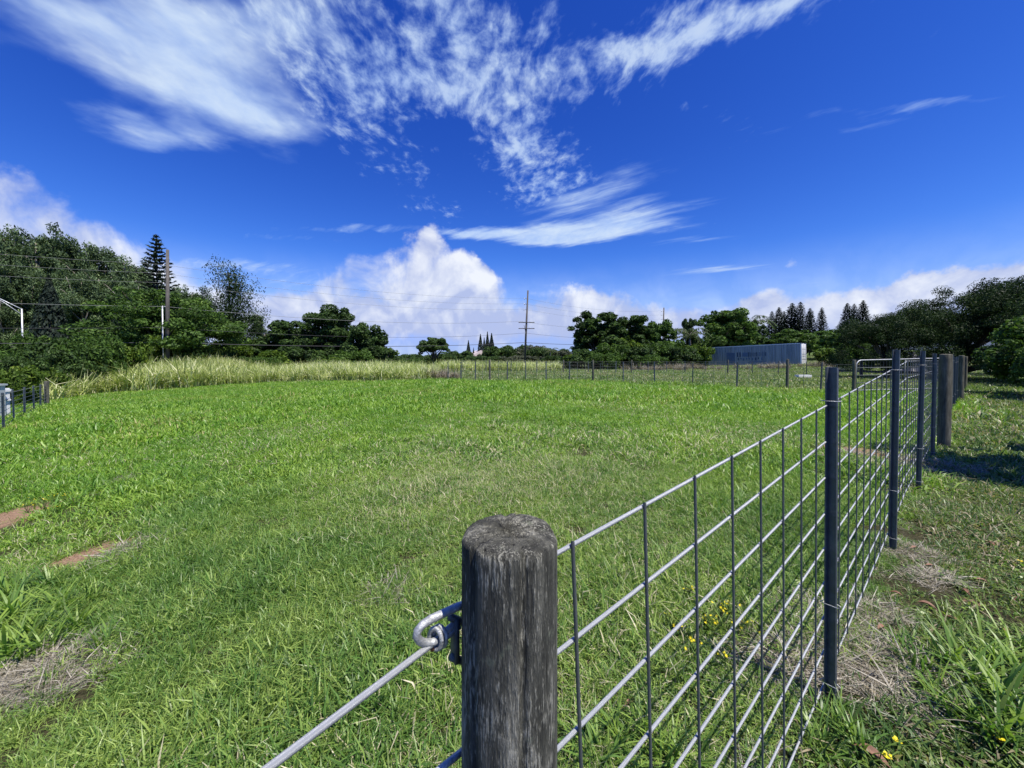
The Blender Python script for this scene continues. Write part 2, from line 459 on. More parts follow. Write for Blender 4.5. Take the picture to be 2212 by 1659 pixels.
def unit_cyl(name, sides=10):
    b = MB(); b.tube([(0, 0, 0), (1, 0, 0)], 1.0, sides); return b.mesh(name)
cyl_rail = unit_cyl('rail'); cyl_rail.materials.append(M['zinc'])
cyl_stay = unit_cyl('stay_wire'); cyl_stay.materials.append(M['zinc_shade_tone'])
def rod(name, me, a, b, r, parent, base):
    o = link(name, me, None, parent)
    d = b-a
    q = d.to_track_quat('X', 'Z')
    o.location = a-base; o.rotation_mode = 'QUATERNION'; o.rotation_quaternion = q
    o.scale = (d.length, r, r)
    return o
rngp = random.Random(4)
def wire_panel(t0, z0, t1, z1, n_rail=9, gap=.1524, stay=.2032, first=.0, heading=None):
    """rails and upright wires welded into one panel; (t, top height) at both ends"""
    base = FL(t0, 0, z0)
    p = empty('wire_panel', base-F0); p.parent = fence
    a0, a1 = FL(t0, 0, z0), FL(t1, 0, z1)
    if heading: a1 = a0+Vector((heading[0], heading[1], 0))*1.7+Vector((0, 0, z1-z0))
    along = (a1-a0).normalized()
    dn = Vector((along.x*along.z, along.y*along.z, -1)).normalized()
    for k in range(n_rail):
        j = rngp.uniform(-.002, .002)
        rod('rail', cyl_rail, a0+(along*.07 if (k and t1 > t0 and t0 < 0) else Vector())+dn*(k*gap+j), a1+dn*(k*gap+rngp.uniform(-.002, .002)), .0037, p, base)
    L = (a1-a0).length
    s_ = first
    off = Vector((NO2.x, NO2.y, 0))*.0060
    while s_ < L:
        top = a0+along*s_ - dn*.010 + off
        bot = a0+along*(s_+rngp.uniform(-.004, .004)) + dn*((n_rail-1)*gap+.012) + off
        rod('stay_wire', cyl_stay, bot, top, .0031, p, base)
        s_ += stay
    return p
SL = .0595
wire_panel(-.095, 1.41-.295-SL*.205, 4.62, 1.378, first=.213)
wire_panel(4.56, 1.384, 9.40, 1.372, first=.10)
wire_panel(9.34, 1.380, 14.2, 1.366, first=.10)
wire_panel(14.15, 1.374, 19.0, 1.362, first=.12)
wire_panel(18.95, 1.372, 23.6, 1.362, first=.12)
# panel on the other side of the corner post
wire_panel(-.122, 1.41-.334, -1.75, 1.41-.336, first=.36, heading=(-.61, -.79))

# round wooden posts
def round_post(r, h, below, seed, rings=40, sides=48, taper=.0, chamfer=.012):
    rs = np.random.default_rng(seed)
    ph = rs.uniform(0, 6.28, 8)
    cr = [(rs.uniform(0, 6.28), rs.uniform(.004, .010)*r/.06, rs.uniform(.2, .9)*h, rs.uniform(.012, .03)) for _ in range(9)]
    zs = list(np.linspace(-below, h-chamfer, rings)) + [h-chamfer*.55, h-chamfer*.2, h]
    V = []
    for i, z in enumerate(zs):
        rr = r*(1+taper*(1-(z+below)/(h+below)))
        if i == rings: rr -= chamfer*.16
        if i == rings+1: rr -= chamfer*.5
        if i == rings+2: rr -= chamfer*1.1
        for k in range(sides):
            a = 2*math.pi*k/sides
            d = .022*math.sin(2*a+ph[0]+z*.6)+.016*math.sin(3*a+ph[1]-z)+.009*math.sin(7*a+ph[2]+z*3)+.007*math.sin(11*a+ph[3])
            q = rr*(1+d)
            for (ca, dep, ln, wd) in cr:
                da = (a-ca-.06*math.sin(z*5+ca)+math.pi) % (2*math.pi)-math.pi
                if z > h-ln: q -= dep*math.exp(-(da/wd/2.2)**2)
            V.append((q*math.cos(a), q*math.sin(a), z))
    n = len(zs)
    Fs = [(i*sides+k, i*sides+(k+1) % sides, (i+1)*sides+(k+1) % sides, (i+1)*sides+k) for i in range(n-1) for k in range(sides)]
    prev = (n-1)*sides
    for (f, dz_) in ((.72, .0025), (.42, .001), (.15, -.002)):
        o = len(V)
        for k in range(sides):
            x, y, _ = V[(n-1)*sides+k]
            V.append((x*f, y*f, h+dz_+rs.uniform(-.0012, .0012)))
        Fs += [(prev+k, prev+(k+1) % sides, o+(k+1) % sides, o+k) for k in range(sides)]
        prev = o
    V.append((0, 0, h-.003)); c = len(V)-1
    Fs += [(prev+k, prev+(k+1) % sides, c) for k in range(sides)]
    b = MB(); b.v = V; b.f = Fs
    return b
# the near post: more rings and sides for its cracks
cpos = Vector((-.002, .449, gzf(0, .45)))
h_near = 1.41-.203-cpos.z
pn = round_post(.0565, h_near, .3, 7, 150, 120, .17, .0075).build('wooden_post', M['post_near'], fence)
pn.location = cpos-F0; pn['label'] = 'thick cracked weathered corner post, grey with lichen'
mesh_wp = round_post(.076, 1.52, .3, 3, 24, 24, .05).mesh('wooden_post'); mesh_wp.materials.append(M['post_far'])
mesh_wp2 = round_post(.07, 1.50, .3, 5, 20, 20, .05).mesh('wooden_post'); mesh_wp2.materials.append(M['post_far'])
for (t_, me) in ((9.1, mesh_wp), (19.4, mesh_wp2), (26.5, mesh_wp2)):
    o = link('wooden_post', me, None, fence)
    q = FL(t_, .085); q.z = gzf(q.x, q.y); o.location = q-F0; o.rotation_euler = (0, 0, t_)
# studded steel posts, T in section
def tpost_mesh(h, below=.25):
    b = MB()
    fw, ft, sd, st = .038, .005, .027, .006
    b.box((0, ft/2, (h-below)/2), (fw, ft, h+below))                  # flange (local +y = path side)
    b.box((0, ft+sd/2, (h-below)/2-.001), (st, sd, h+below-.002))     # stem
    b.box((0, ft+sd+.002, (h-below)/2-.002), (.011, .004, h+below-.004))
    z = .08
    while z < h-.03:
        b.box((-.010, -.004, z), (.022, .008, .012)); z += .054
    return b.mesh('steel_post', smooth=False)
TP = {}
def steel_post(t_, h, lean=0.0):
    key = round(h, 2)
    if key not in TP:
        TP[key] = tpost_mesh(key); TP[key].materials.append(M['zinc_post'])
    o = link('steel_post', TP[key], None, fence)
    q = FL(t_, .016); q.z = gzf(q.x, q.y); o.location = q-F0
    o.rotation_euler = (lean, 0, FANG+math.pi-.32)
    for hz in (.90, .30, .06):
        b = MB()
        ring = [(-.024, -.012), (.024, -.012), (.024, .007), (.010, .047), (-.010, .047), (-.024, .007), (-.024, -.012)]
        b.tube([(x, y, 0) for x, y in ring], .0016, 5, False)
        c = b.build('tie_wire', M['zinc'], o); c.location = (0, 0, h*hz if hz > .1 else .09)
    return o
for (t_, h, ln) in ((1.735, 1.43, .012), (3.64, 1.48, .004), (5.60, 1.475, -.006), (7.72, 1.49, .004), (11.9, 1.48, 0), (13.9, 1.47, 0), (15.9, 1.48, 0), (17.6, 1.47, 0), (21.5, 1.47, 0), (23.6, 1.47, 0)):
    steel_post(t_, h, ln)

# the hooked end of the rail and its clamp on the left of the corner post
def on_panel(px_, py_, off=0.0):
    d = ray(px_, py_); o = Vector((0, 0, CAM_H))
    p0 = FL(0, off); nrm = Vector((NO2.x, NO2.y, 0))
    k = (p0-o).dot(nrm)/d.dot(nrm)
    return o+d*k
b = MB()
hp = [(1010, 1303), (985, 1312), (955, 1326), (930, 1338), (912, 1350), (902, 1363), (900, 1374), (906, 1384), (918, 1389), (934, 1388), (948, 1380)]
b.tube([on_panel(x, y)-F0 for x, y in hp], [.0048]*8+[.0046]*3, 12)
b.build('rail_hook', M['zinc'], fence)
clamp = empty('rail_clamp', on_panel(941, 1380)-F0); clamp.parent = fence
cb = on_panel(941, 1380)
b = MB()
for k, s_ in enumerate((0, .006)):
    pts = []
    for i in range(15):
        a = 2*math.pi*i/14
        pts.append(Vector((D2.x, D2.y, 0))*(s_+.004*math.cos(a)) + Vector((NO2.x, NO2.y, 0))*(.0075*math.cos(a)) + Vector((0, 0, .0125*math.sin(a))))
    b.tube(pts, .0028, 8, False)
b.build('coil', M['zinc'], clamp)
b = MB(); b.tube([Vector((-.003, -.002, -.012)), Vector((-.006, -.003, -.004))], .0026, 8); b.build('wire_end', M['rust'], clamp)
b = MB()
pa, pb = on_panel(944, 1380, -.004)-cb, on_panel(993, 1338, -.004)-cb
pc, pd = on_panel(946, 1390, -.002)-cb, on_panel(993, 1352, -.002)-cb
b.tube([pa, pb], .0042, 10); b.tube([pc, pd], .0038, 10)
b.build('tie_bar', M['zinc'], clamp)
b = MB()
b.box((on_panel(983, 1338, -.004)+on_panel(983, 1425, -.004))/2-cb, (.006, .012, .055), Matrix.Rotation(FANG, 3, 'Z'))
b.tube([on_panel(974, 1419, -.004)-cb, on_panel(1000, 1428, -.004)-cb], .0045, 8)
b.tube([on_panel(972, 1333, -.004)-cb, on_panel(1000, 1343, -.004)-cb], .0045, 8)
b.build('hinge_plate', M['zinc_shade_tone'], clamp)
b = MB()
b.tube([on_panel(1012, 1612)-F0, on_panel(915, 1690)-F0], .0040, 10)
b.build('rail', M['zinc'], fence)

# ------------------------------------------------------------------ other paddock fences
def far_fence(name, label, pts, kinds, h, wire_h, bays=None, rows=7, gap=.45, r=.0045, wr=.06):
    base = Vector((pts[0].x, pts[0].y, pts[0].z))
    e = empty(name, base, 0, label, 'fence')
    wm = round_post(wr, h+.12, .3, 11, 8, 12, .05).mesh('wooden_post'); wm.materials.append(M['post_far'])
    b = MB(); b.box((0, 0, h/2-.12), (.045, .045, h+.24)); b.box((.0, .03, h/2-.12), (.012, .03, h+.22))
    sm_ = b.mesh('steel_post', False); sm_.materials.append(M['zinc_post'])
    rr = random.Random(9)
    for p, k in zip(pts, kinds):
        o = link('wooden_post' if k == 'w' else 'steel_post', wm if k == 'w' else sm_, None, e)
        o.location = p-base; o.rotation_euler = (rr.uniform(-.02, .02), rr.uniform(-.02, .02), rr.uniform(0, 3))
    for i in range(len(pts)-1):
        a, c = pts[i], pts[i+1]
        b = MB()
        L = (c-a).length
        for k in range(rows):
            z = .07+(wire_h-.07)*k/(rows-1)
            b.tube([a+Vector((0, 0, z))-base, c+Vector((0, 0, z))-base], r*(.55 if gap < 10 else 1), 4, False)
        n = max(1, int(L/gap))
        for k in range(1, n):
            p = a.lerp(c, k/n)-base
            b.tube([p+Vector((0, 0, .06)), p+Vector((0, 0, wire_h))], r*1.35, 4, False)
        b.build('wire_panel', M['wire_thin'], e)
    return e
ff = [(968, 822, 's'), (996, 823, 's'), (1027, 823, 's'), (1058, 823.4, 'w'), (1096, 823.5, 's'), (1136, 823.5, 's'), (1180, 823.5, 's'), (1230, 824, 's'), (1281, 825, 'w'),
      (1346, 828, 's'), (1414, 829.5, 's'), (1496, 832, 's'), (1592, 837, 's'), (1700, 841, 'w'), (1773, 845, 's'), (1844, 850, 'w')]
FFP = [on_ground(x, y) for x, y, k in ff]
far_fence('wire_mesh_fence', 'thin wire mesh fence with wooden posts closing the far side of the green paddock', FFP, [k for *_, k in ff], 1.22, 1.15, r=.006)
bf = [(1000, 805, 's'), (1050, 805, 's'), (1104, 806, 's'), (1160, 806, 's'), (1217, 806, 'w'), (1271, 806, 's'), (1331, 806, 's'), (1364, 806.5, 'w'), (1400, 807, 's'), (1440, 807, 's'), (1480, 807, 's'), (1523, 808, 's'),
      (1572, 808.5, 'w'), (1625, 809, 's'), (1681, 810, 's'), (1742, 811, 's'), (1800, 812, 's')]
BFP = [on_ground(x, y) for x, y, k in bf]
far_fence('wire_mesh_fence', 'long low wire mesh fence with thin posts crossing the back paddock before the container', BFP, [k for *_, k in bf], 1.15, 1.1, rows=5, gap=1.2, r=.007)
lf = [(-70, 985, 's'), (-28, 952, 's'), (8, 928, 's'), (30.5, 909.5, 's'), (54, 897, 's'), (73.5, 887.5, 's'), (88, 881, 's'), (101, 876, 'w')]
LFP = [on_ground(x, y) for x, y, k in lf]
far_fence('wire_mesh_fence', 'grey wire fence with steel posts beside the pale tall grass and dark shrubs', LFP, [k for *_, k in lf], 1.22, 1.12, rows=7, gap=30, r=.010, wr=.10)

# farm gate between the far fence and the side fence
gp = FFP[-1]
g2 = FL(24.6, -.1); g2.z = gzf(g2.x, g2.y)
gate = empty('tube_gate', gp, 0, 'galvanised tube gate with rounded corner and wire infill beside the spreading tree', 'gate')
dvec = (g2-gp); Lg = dvec.length-.25; dvec.normalize()
def GP(s_, z): return dvec*s_+Vector((0, 0, z))
b = MB()
b.tube([GP(.10, .12), GP(.10, 1.10), GP(.13, 1.21), GP(.21, 1.29), GP(.32, 1.325), GP(Lg-.22, 1.40), GP(Lg-.1, 1.37), GP(Lg-.02, 1.28), GP(Lg, 1.18), GP(Lg, .14), GP(.10, .12)], .024, 10)
b.build('frame', M['zinc'], gate)
for z in (.42, .72, 1.02):
    b = MB(); b.tube([GP(.10, z), GP(Lg, z+.03)], .016, 8); b.build('bar', M['zinc_shade_tone'], gate)
b = MB(); b.tube([GP(Lg/2, .13), GP(Lg/2, 1.36)], .018, 8); b.build('brace', M['zinc_shade_tone'], gate)
b = MB()
for k in range(1, int(Lg/.15)):
    b.tube([GP(.10+k*.15, .13), GP(.10+k*.15, 1.34)], .003, 4, False)
b.build('wire_infill', M['wire_thin'], gate)

# wooden rail pen behind the gate, under the tree
pen = [on_ground(1815, 812), on_ground(1868, 815), on_ground(1945, 818), on_ground(2020, 820)]
pen = [Vector((p.x*.98+.2, p.y*.98+.5, gzf(p.x, p.y))) for p in pen]
pe = empty('wooden_rail_pen', pen[0], 0, 'dark wooden post and rail pen under the spreading tree beyond the gate', 'fence')
for p in pen:
    b = MB(); b.box((0, 0, .62), (.14, .14, 1.5)); o = b.build('post', M['rail_wood'], pe, False); o.location = p-pen[0]
for i in range(len(pen)-1):
    for z in (.45, .85, 1.28):
        a, c = pen[i]-pen[0], pen[i+1]-pen[0]
        d = c-a
        b = MB(); b.box((0, 0, 0), (d.length, .035, .13)); o = b.build('rail', M['rail_wood'], pe, False)
        o.location = (a+c)/2+Vector((0, -.09, z)); o.rotation_euler = (0, 0, math.atan2(d.y, d.x))

# ------------------------------------------------------------------ shipping container
cr = at(1732, 789, 49.8); cl = at(1521, 784, 59.0)
zr, zl = cr.z, 1.41+(774-751)/F*59.0-2.9
cdir = Vector((cl.x-cr.x, cl.y-cr.y, 0)).normalized()
Lc, Wc, Hc = 12.19, 2.44, 2.90
tilt = math.atan2(zr-zl, Lc)
M['cont'] = None
mc, t = material('shaded_container_paint')  # blue-grey of the long side lying in shade is put into this paint
co = t.n('TexCoord', out=3)
streak_n = t.noise(t.mapping(co, scale=(2.2, 1, .12)), 2.2, 5, .6)
fine = t.noise(co, 9, 5, .6)
f_ = t.m('ADD', t.m('MULTIPLY', streak_n, .8), t.m('MULTIPLY', fine, .25))
cc = t.ramp(f_, [(.36, (.16, .19, .215)), (.55, (.32, .355, .375)), (.75, (.44, .46, .47))])
t.n('OutputMaterial', {0: principled(t, cc, .55, .15, .4, bump(t, fine, .1, .01))})
M['cont_sunlit'] = simple('sunlit_container_paint', (.80, .81, .82), .45, .1, .4, .1, 4, .1)  # sun-struck doors, roof and top rails: their brightness is put into the paint
M['ink'] = simple('faded_dark_lettering', (.06, .085, .14), .6, 0, .3, .35, 6, 0)
M['ink2'] = simple('faded_blue_print', (.12, .17, .26), .6, 0, .3, .25, 4, 0)
M['gasket'] = simple('black_gasket', (.02, .02, .02), .7, 0, .3, .2, 5, 0)
box = empty('shipping_container', (cr.x, cr.y, zr), 0, 'long shade-toned blue-grey corrugated shipping container with sun-toned pale doors in the back paddock', 'container')
box.rotation_euler = (0, tilt, math.atan2(cdir.y, cdir.x))
# local x runs along the length away from the doors; local -y or +y is the long side that faces the camera
side = 1 if Vector((-cdir.y, cdir.x, 0)).dot(-Vector((cr.x, cr.y, 0))) > 0 else -1
def corrug(y0, depth, sgn):
    prof = []
    x = .12
    while x < Lc-.30:
        prof += [(x, 0), (x+.07, 0), (x+.138, depth), (x+.208, depth)]; x += .276
    prof += [(Lc-.12, 0)]
    V = []; Fq = []
    for (xx, dd) in prof:
        V += [(xx, y0-sgn*dd, .16), (xx, y0-sgn*dd, Hc-.10)]
    for i in range(len(prof)-1): Fq.append((2*i, 2*i+2, 2*i+3, 2*i+1))
    b = MB(); b.v = V; b.f = Fq
    return b
yf, yb = 0.0, -side*Wc
corrug(yf-side*.012, .036, side).build('side_panel', mc, box, False)
corrug(yb+side*.012, .036, -side).build('side_panel', mc, box, False)
ym = -side*Wc/2
for (y0) in (yf-side*.03, yb+side*.03):
    b = MB(); b.box((Lc/2, y0, .08), (Lc-.3, .06, .16)); b.build('bottom_rail', mc, box, False)
    b = MB(); b.box((Lc/2, y0, Hc-.05), (Lc-.3, .06, .10)); b.build('top_rail', M['cont_sunlit'], box, False)
for x in (.075, Lc-.075):
    for y0 in (yf-side*.075, yb+side*.075):
        b = MB(); b.box((x, y0, Hc/2), (.15, .15, Hc)); b.build('corner_post', mc if x > 1 else M['cont_sunlit'], box, False)
        for z in (.06, Hc-.06):
            b = MB(); b.box((x, y0, z), (.178, .162, .124)); b.build('corner_casting', mc, box, False)
b = MB(); b.box((Lc/2, ym, Hc-.055), (Lc-.32, Wc-.13, .02)); b.build('roof', M['cont_sunlit'], box, False)
b = MB(); b.box((Lc-.06, ym, Hc/2), (.04, Wc-.3, Hc-.05)); b.build('end_wall', mc, box, False)
for k in (0, 1):
    yc_ = yf-side*(.15+.535+k*1.07)
    d = MB()
    d.box((.055, yc_, Hc/2), (.05, 1.055, Hc-.22)); dd = d.build('door', M['cont_sunlit'], box, False)
    for z in (.78, 1.45, 2.12):
        g = MB(); g.box((.026, yc_, z), (.012, 1.02, .05)); g.build('seam', M['gasket'], dd, False)
    for y2 in (-.3, .3):
        g = MB(); g.tube([(.012, yc_+y2, .12), (.012, yc_+y2, Hc-.12)], .02, 8); g.build('lock_rod', M['zinc'], dd)
        g = MB(); g.box((.006, yc_+y2+.12, 1.2), (.02, .30, .05)); g.build('handle', M['zinc'], dd, False)
# remains of the print on the long side (x counted from the far end in the picture)
def prn(u0, u1, v0, v1, key, bb):
    x0, x1 = Lc*(1-u0), Lc*(1-u1)
    bb.box(((x0+x1)/2, yf-side*.004, Hc*(1-(v0+v1)/2)), (abs(x1-x0), .006, Hc*(v1-v0)))
b1, b2 = MB(), MB()
prn(.262, .352, .33, .86, 0, b2)
rp = random.Random(3)
for u in (.374, .402): prn(u, u+.013, .32, .55, 0, b1)
prn(.432, .492, .34, .54, 0, b2); prn(.495, .507, .33, .55, 0, b1)
for k in range(11):
    u = .515+k*.0152
    prn(u, u+rp.uniform(.004, .009), .33+rp.uniform(0, .03), .54, 0, b1 if rp.random() < .65 else b2)
for k in range(9):
    u = .376+k*.03+rp.uniform(0, .008)
    prn(u, u+.012, .60, .60+rp.uniform(.06, .14), 0, b2 if rp.random() < .7 else b1)
prn(.51, .672, .78, .82, 0, b2)
b1.build('lettering', M['ink'], box, False); b2.build('faded_print', M['ink2'], box, False)

# ------------------------------------------------------------------ utility poles and cables
poleP = [(-74.0, 10.0, 13.9, 'tall bare wooden utility pole beside the road past the white street lamp'), None, None, None]
pl_ = at(361, 760, 40); pc_ = at(1133, 768, 70); pr_ = at(1431, 760, 95)
PL = [(Vector((-74, 10)), 'brown wooden utility pole standing beyond the left fence, out past the lamp'),
      (Vector((pl_.x, pl_.y)), 'tall brown wooden utility pole with pale conduit in front of the round green tree'),
      (Vector((pc_.x, pc_.y)), 'wooden utility pole with two crossarms above the low tree line'),
      (Vector((pr_.x, pr_.y)), 'thin far utility pole rising behind the leafy trees')]
atts = []
for i, (p2, lab) in enumerate(PL):
    g = gzf(p2.x, p2.y)
    top = {0: 12.6, 1: 1.41+(774-541)/F*40, 2: 1.41+(774-628)/F*70, 3: 1.41+(774-665)/F*95}[i]
    e = empty('utility_pole', (p2.x, p2.y, g), 0, lab, 'utility pole', 'utility poles along the road')
    h = top-g
    lean = .045 if i == 2 else .02
    b = MB(); b.tube([(0, 0, -.5), (lean*h*.5, 0, h*.5), (lean*h, 0, h)], [.20, .175, .13], 12); b.build('pole', M['pole'], e)
    cd = Vector((.79, .61, 0)); cn = Vector((-.61, .79, 0))
    hs = {0: (11.0, 10.0, 9.1, 6.75, 4.7, 3.1), 1: (1.41+(774-575)/F*40, 1.41+(774-594)/F*40, 1.41+(774-614)/F*40, 6.75, 4.6, 3.05),
          2: (12.2, 11.2, 10.2, 7.9, 6.0, 4.27), 3: (13.0, 12.0, 11.0, 8.8, 7.0, 5.4)}[i]
    aa = []
    for j, z in enumerate(hs):
        zz = z-g
        ax = Vector((lean*zz, 0, zz))
        if j < 3:
            bb = MB(); bb.tube([ax, ax+Vector((-.55, .15, .05))], [.05, .03], 8); bb.tube([ax+Vector((-.55, .15, -.10)), ax+Vector((-.55, .15, .16))], .05, 8)
            bb.build('insulator', M['grey_metal'], e)
            aa.append(ax+Vector((-.55, .15, .14))+Vector((p2.x, p2.y, g)))
        elif j == 3 and i in (0, 2, 3):
            for dz2 in (0, -1.1):
                bb = MB(); bb.box(ax+Vector((0, -.2, dz2)), (2.9, .11, .13)); arm = bb.build('crossarm', M['pole'], e, False)
                for xx in (-1.3, -.6, .6, 1.3):
                    bb = MB(); bb.tube([ax+Vector((xx, -.2, dz2+.05)), ax+Vector((xx, -.2, dz2+.25))], .045, 6); bb.build('insulator', M['grey_metal'], arm)
            aa.append(ax+Vector((-1.3, -.2, .2))+Vector((p2.x, p2.y, g)))
        else:
            bb = MB(); bb.tube([ax, ax+Vector((-.22, -.2, 0))], .04, 6); bb.build('bracket', M['grey_metal'], e)
            aa.append(ax+Vector((-.22, -.2, 0))+Vector((p2.x, p2.y, g)))
    if i == 1:
        b = MB(); b.tube([(-.26, -.18, -.4), (-.24, -.17, 7.2)], .06, 8); b.build('conduit', M['grey_metal'], e)
    if i == 2:
        b = MB(); b.tube([(lean*9-.5, -.1, 6.0+1.4), (lean*8-.15, -.1, 5.2+.9), (lean*6.5-.2, -.1, 5.0)], .05, 6); b.build('riser', M['cable'], e)
    atts.append(aa)
wl = ['thin topmost overhead wire strung between the utility poles', 'thin overhead wire strung second from the pole tops', 'thin overhead wire strung third from the pole tops',
      'overhead wire strung from the crossarms of the utility poles', 'grey overhead cable strung below the crossarms', 'thick black lowest cable strung between the utility poles']
wr_ = [.012, .012, .012, .018, .018, .036]
for j in range(6):
    b = MB()
    pts = []
    for i in range(3):
        a, c = atts[i][j], atts[i+1][j]
        for k in range(17):
            f = k/16
            p = a.lerp(c, f); p.z -= (1.0 if j < 3 else .9 if j < 5 else .55)*4*f*(1-f)
            if not (k == 0 and i > 0): pts.append(p-atts[0][j])
    b.tube(pts, wr_[j], 5, False)
    o = b.build('power_line', M['cable'] if j > 3 else M['wire_thin'], None); o.location = atts[0][j]
    tag(o, wl[j], 'power line')

# ------------------------------------------------------------------ street lamps
def lamp(name, px_, ytop, Y, tipx, tipy, lab, r=.10):
    top = at(px_, ytop, Y); g = gzf(top.x, top.y)
    e = empty(name, (top.x, top.y, g), 0, lab, 'street lamp')
    tip = at(tipx, tipy, Y-1.0)
    h = top.z-g
    b = MB(); b.tube([(0, 0, -.3), (0, 0, h)], [r*1.15, r*.75], 12); b.build('pole', M['grey_metal'], e)
    tv = tip-Vector((top.x, top.y, g))
    b = MB(); b.tube([(0, 0, h-.05), Vector((0, 0, h)).lerp(tv, .5)+Vector((0, 0, .1)), tv], .05, 8); b.build('arm', M['grey_metal'], e)
    if tv.length > 0:
        b = MB(); b.tube([(0, 0, h-.75), Vector((0, 0, h)).lerp(tv, .45)+Vector((0, 0, -.12)), tv+Vector((0, 0, -.02))], .035, 8); b.build('brace', M['grey_metal'], e)
    d = Vector((tv.x, tv.y, 0)).normalized()
    b = MB(); b.tube([tv-d*.1, tv+d*.15, tv+d*.5, tv+d*.72], [.06, .13, .14, .05], 10); b.build('lamp_head', M['white'], e)
lamp('street_lamp', 47, 667, 50, -45, 628, 'white metal street lamp with a braced arm among dark shrubs')
lamp('street_lamp', 335, 730, 75, 300, 709, 'small far street lamp with its arm against the round green tree', .09)

# ------------------------------------------------------------------ small things about the paddocks
p = on_ground(1735, 817)
e = empty('water_trough', p, .1, 'low white trough lying on the grass of the back paddock', 'trough')
b = MB(); b.box((0, 0, .08), (1.0, .36, .04)); b.box((0, -.17, .16), (1.0, .03, .16)); b.box((0, .17, .16), (1.0, .03, .16)); b.box((-.485, 0, .16), (.03, .31, .16)); b.box((.485, 0, .16), (.03, .31, .16))
b.build('basin', M['white'], e, False)
for x in (-.35, .35):
    b = MB(); b.box((x, 0, .03), (.10, .32, .08)); b.build('foot', M['white'], e, False)
p = on_ground(1828, 806)
e = empty('feed_tub', p, 0, 'cream coloured tub standing beyond the far fence near the gate post', 'tub')
b = MB(); n = 24
prof = [(.02, .02), (.62, .02), (.80, .25), (.86, .62), (.90, .66), (.86, .68), (.80, .62), (.62, .12), (.02, .10)]
V = [(r*math.cos(2*math.pi*k/n)*1.15, r*math.sin(2*math.pi*k/n), z) for r, z in prof for k in range(n)]
b.v = V; b.f = [(i*n+k, i*n+(k+1) % n, (i+1)*n+(k+1) % n, (i+1)*n+k) for i in range(len(prof)-1) for k in range(n)] + [tuple(range(n))[::-1]]
b.build('bowl', M['cream'], e)
b = MB(); b.tube([(.9*1.15*math.cos(a), .9*math.sin(a), .66) for a in np.linspace(0, 2*math.pi, 25)], .03, 6, False); b.build('rim', M['cream'], e)
# white post by the left fence, grey cabinet beside it
p = on_ground(13.5, 900)
e = empty('marker_post', p, 0, 'short white post with a square cap by the left wire fence', 'post')
b = MB(); b.box((0, 0, .5), (.16, .16, 1.15)); b.build('shaft', M['white'], e, False)
b = MB(); b.box((0, 0, 1.12), (.24, .24, .10)); b.box((0, 0, 1.19), (.16, .16, .05)); b.build('cap', M['white'], e, False)
b = MB(); b.box((.06, 0, .72), (.18, .12, .07)); b.build('bracket', M['white'], e, False)
p = on_ground(-34, 905)
e = empty('utility_cabinet', p, .3, 'pale grey metal cabinet behind the left wire fence', 'cabinet')
b = MB(); b.box((0, 0, .70), (.9, .6, 1.3)); b.build('body', M['grey_metal'], e, False)
b = MB(); b.box((0, 0, 1.38), (1.0, .7, .07)); b.build('lid', M['grey_metal'], e, False)
b = MB(); b.box((0, -.305, .68), (.82, .02, 1.12)); d = b.build('door', M['grey_metal'], e, False)
b = MB(); b.box((.3, -.325, .7), (.03, .03, .16)); b.build('handle', M['zinc_shade_tone'], d, False)
b = MB(); b.box((0, 0, .02), (1.05, .75, .14)); b.build('plinth', M['wall_pale'], e, False)
# white post on the path
p = on_ground(2136, 812)
e = empty('marker_post', p, 0, 'thin white post at the end of the shaded grass path', 'post')
b = MB(); b.tube([(0, 0, -.2), (0, 0, 1.15)], .06, 12); b.build('shaft', M['white'], e)
b = MB(); b.tube([(0, 0, 1.15), (0, 0, 1.2), (0, 0, 1.24)], [.075, .075, .03], 12); b.build('cap', M['white'], e)
# dark tarp heap under the tree
p = on_ground(1985, 812)
e = empty('covered_trailer', p, .15, 'low trailer covered by a dark blue tarp under the spreading tree', 'trailer')
rs = np.random.default_rng(5); V = []; nx, ny = 24, 14
for j in range(ny):
    for i in range(nx):
        u, v = i/(nx-1), j/(ny-1)
        hh = 1.5*(min(u, 1-u)*4 > .25)*min(1, min(u, 1-u)*5)*min(1, min(v, 1-v)*5)+.15*math.sin(u*9)*math.sin(v*5)+rs.uniform(-.03, .03)
        V.append(((u-.5)*4.2, (v-.5)*2.0, .35+max(hh, 0)*.95))
np_ = np_mesh('tarp', np.array(V), np.array([(j*nx+i, j*nx+i+1, (j+1)*nx+i+1, (j+1)*nx+i) for j in range(ny-1) for i in range(nx-1)]), smooth=True)
link('tarp', np_, M['tarp'], e)
b = MB(); b.box((0, 0, .38), (4.1, 1.9, .12)); b.build('bed', M['rail_wood'], e, False)
for x in (-.7, .7):
    for y in (-.95, .95):
        b = MB(); b.tube([(x, y-.08, .27), (x, y+.08, .27)], .27, 20); w_ = b.build('wheel', M['gasket'], e)
        b = MB(); b.tube([(x, y-.09, .27), (x, y+.09, .27)], .13, 14); b.build('rim', M['zinc_shade_tone'], w_)
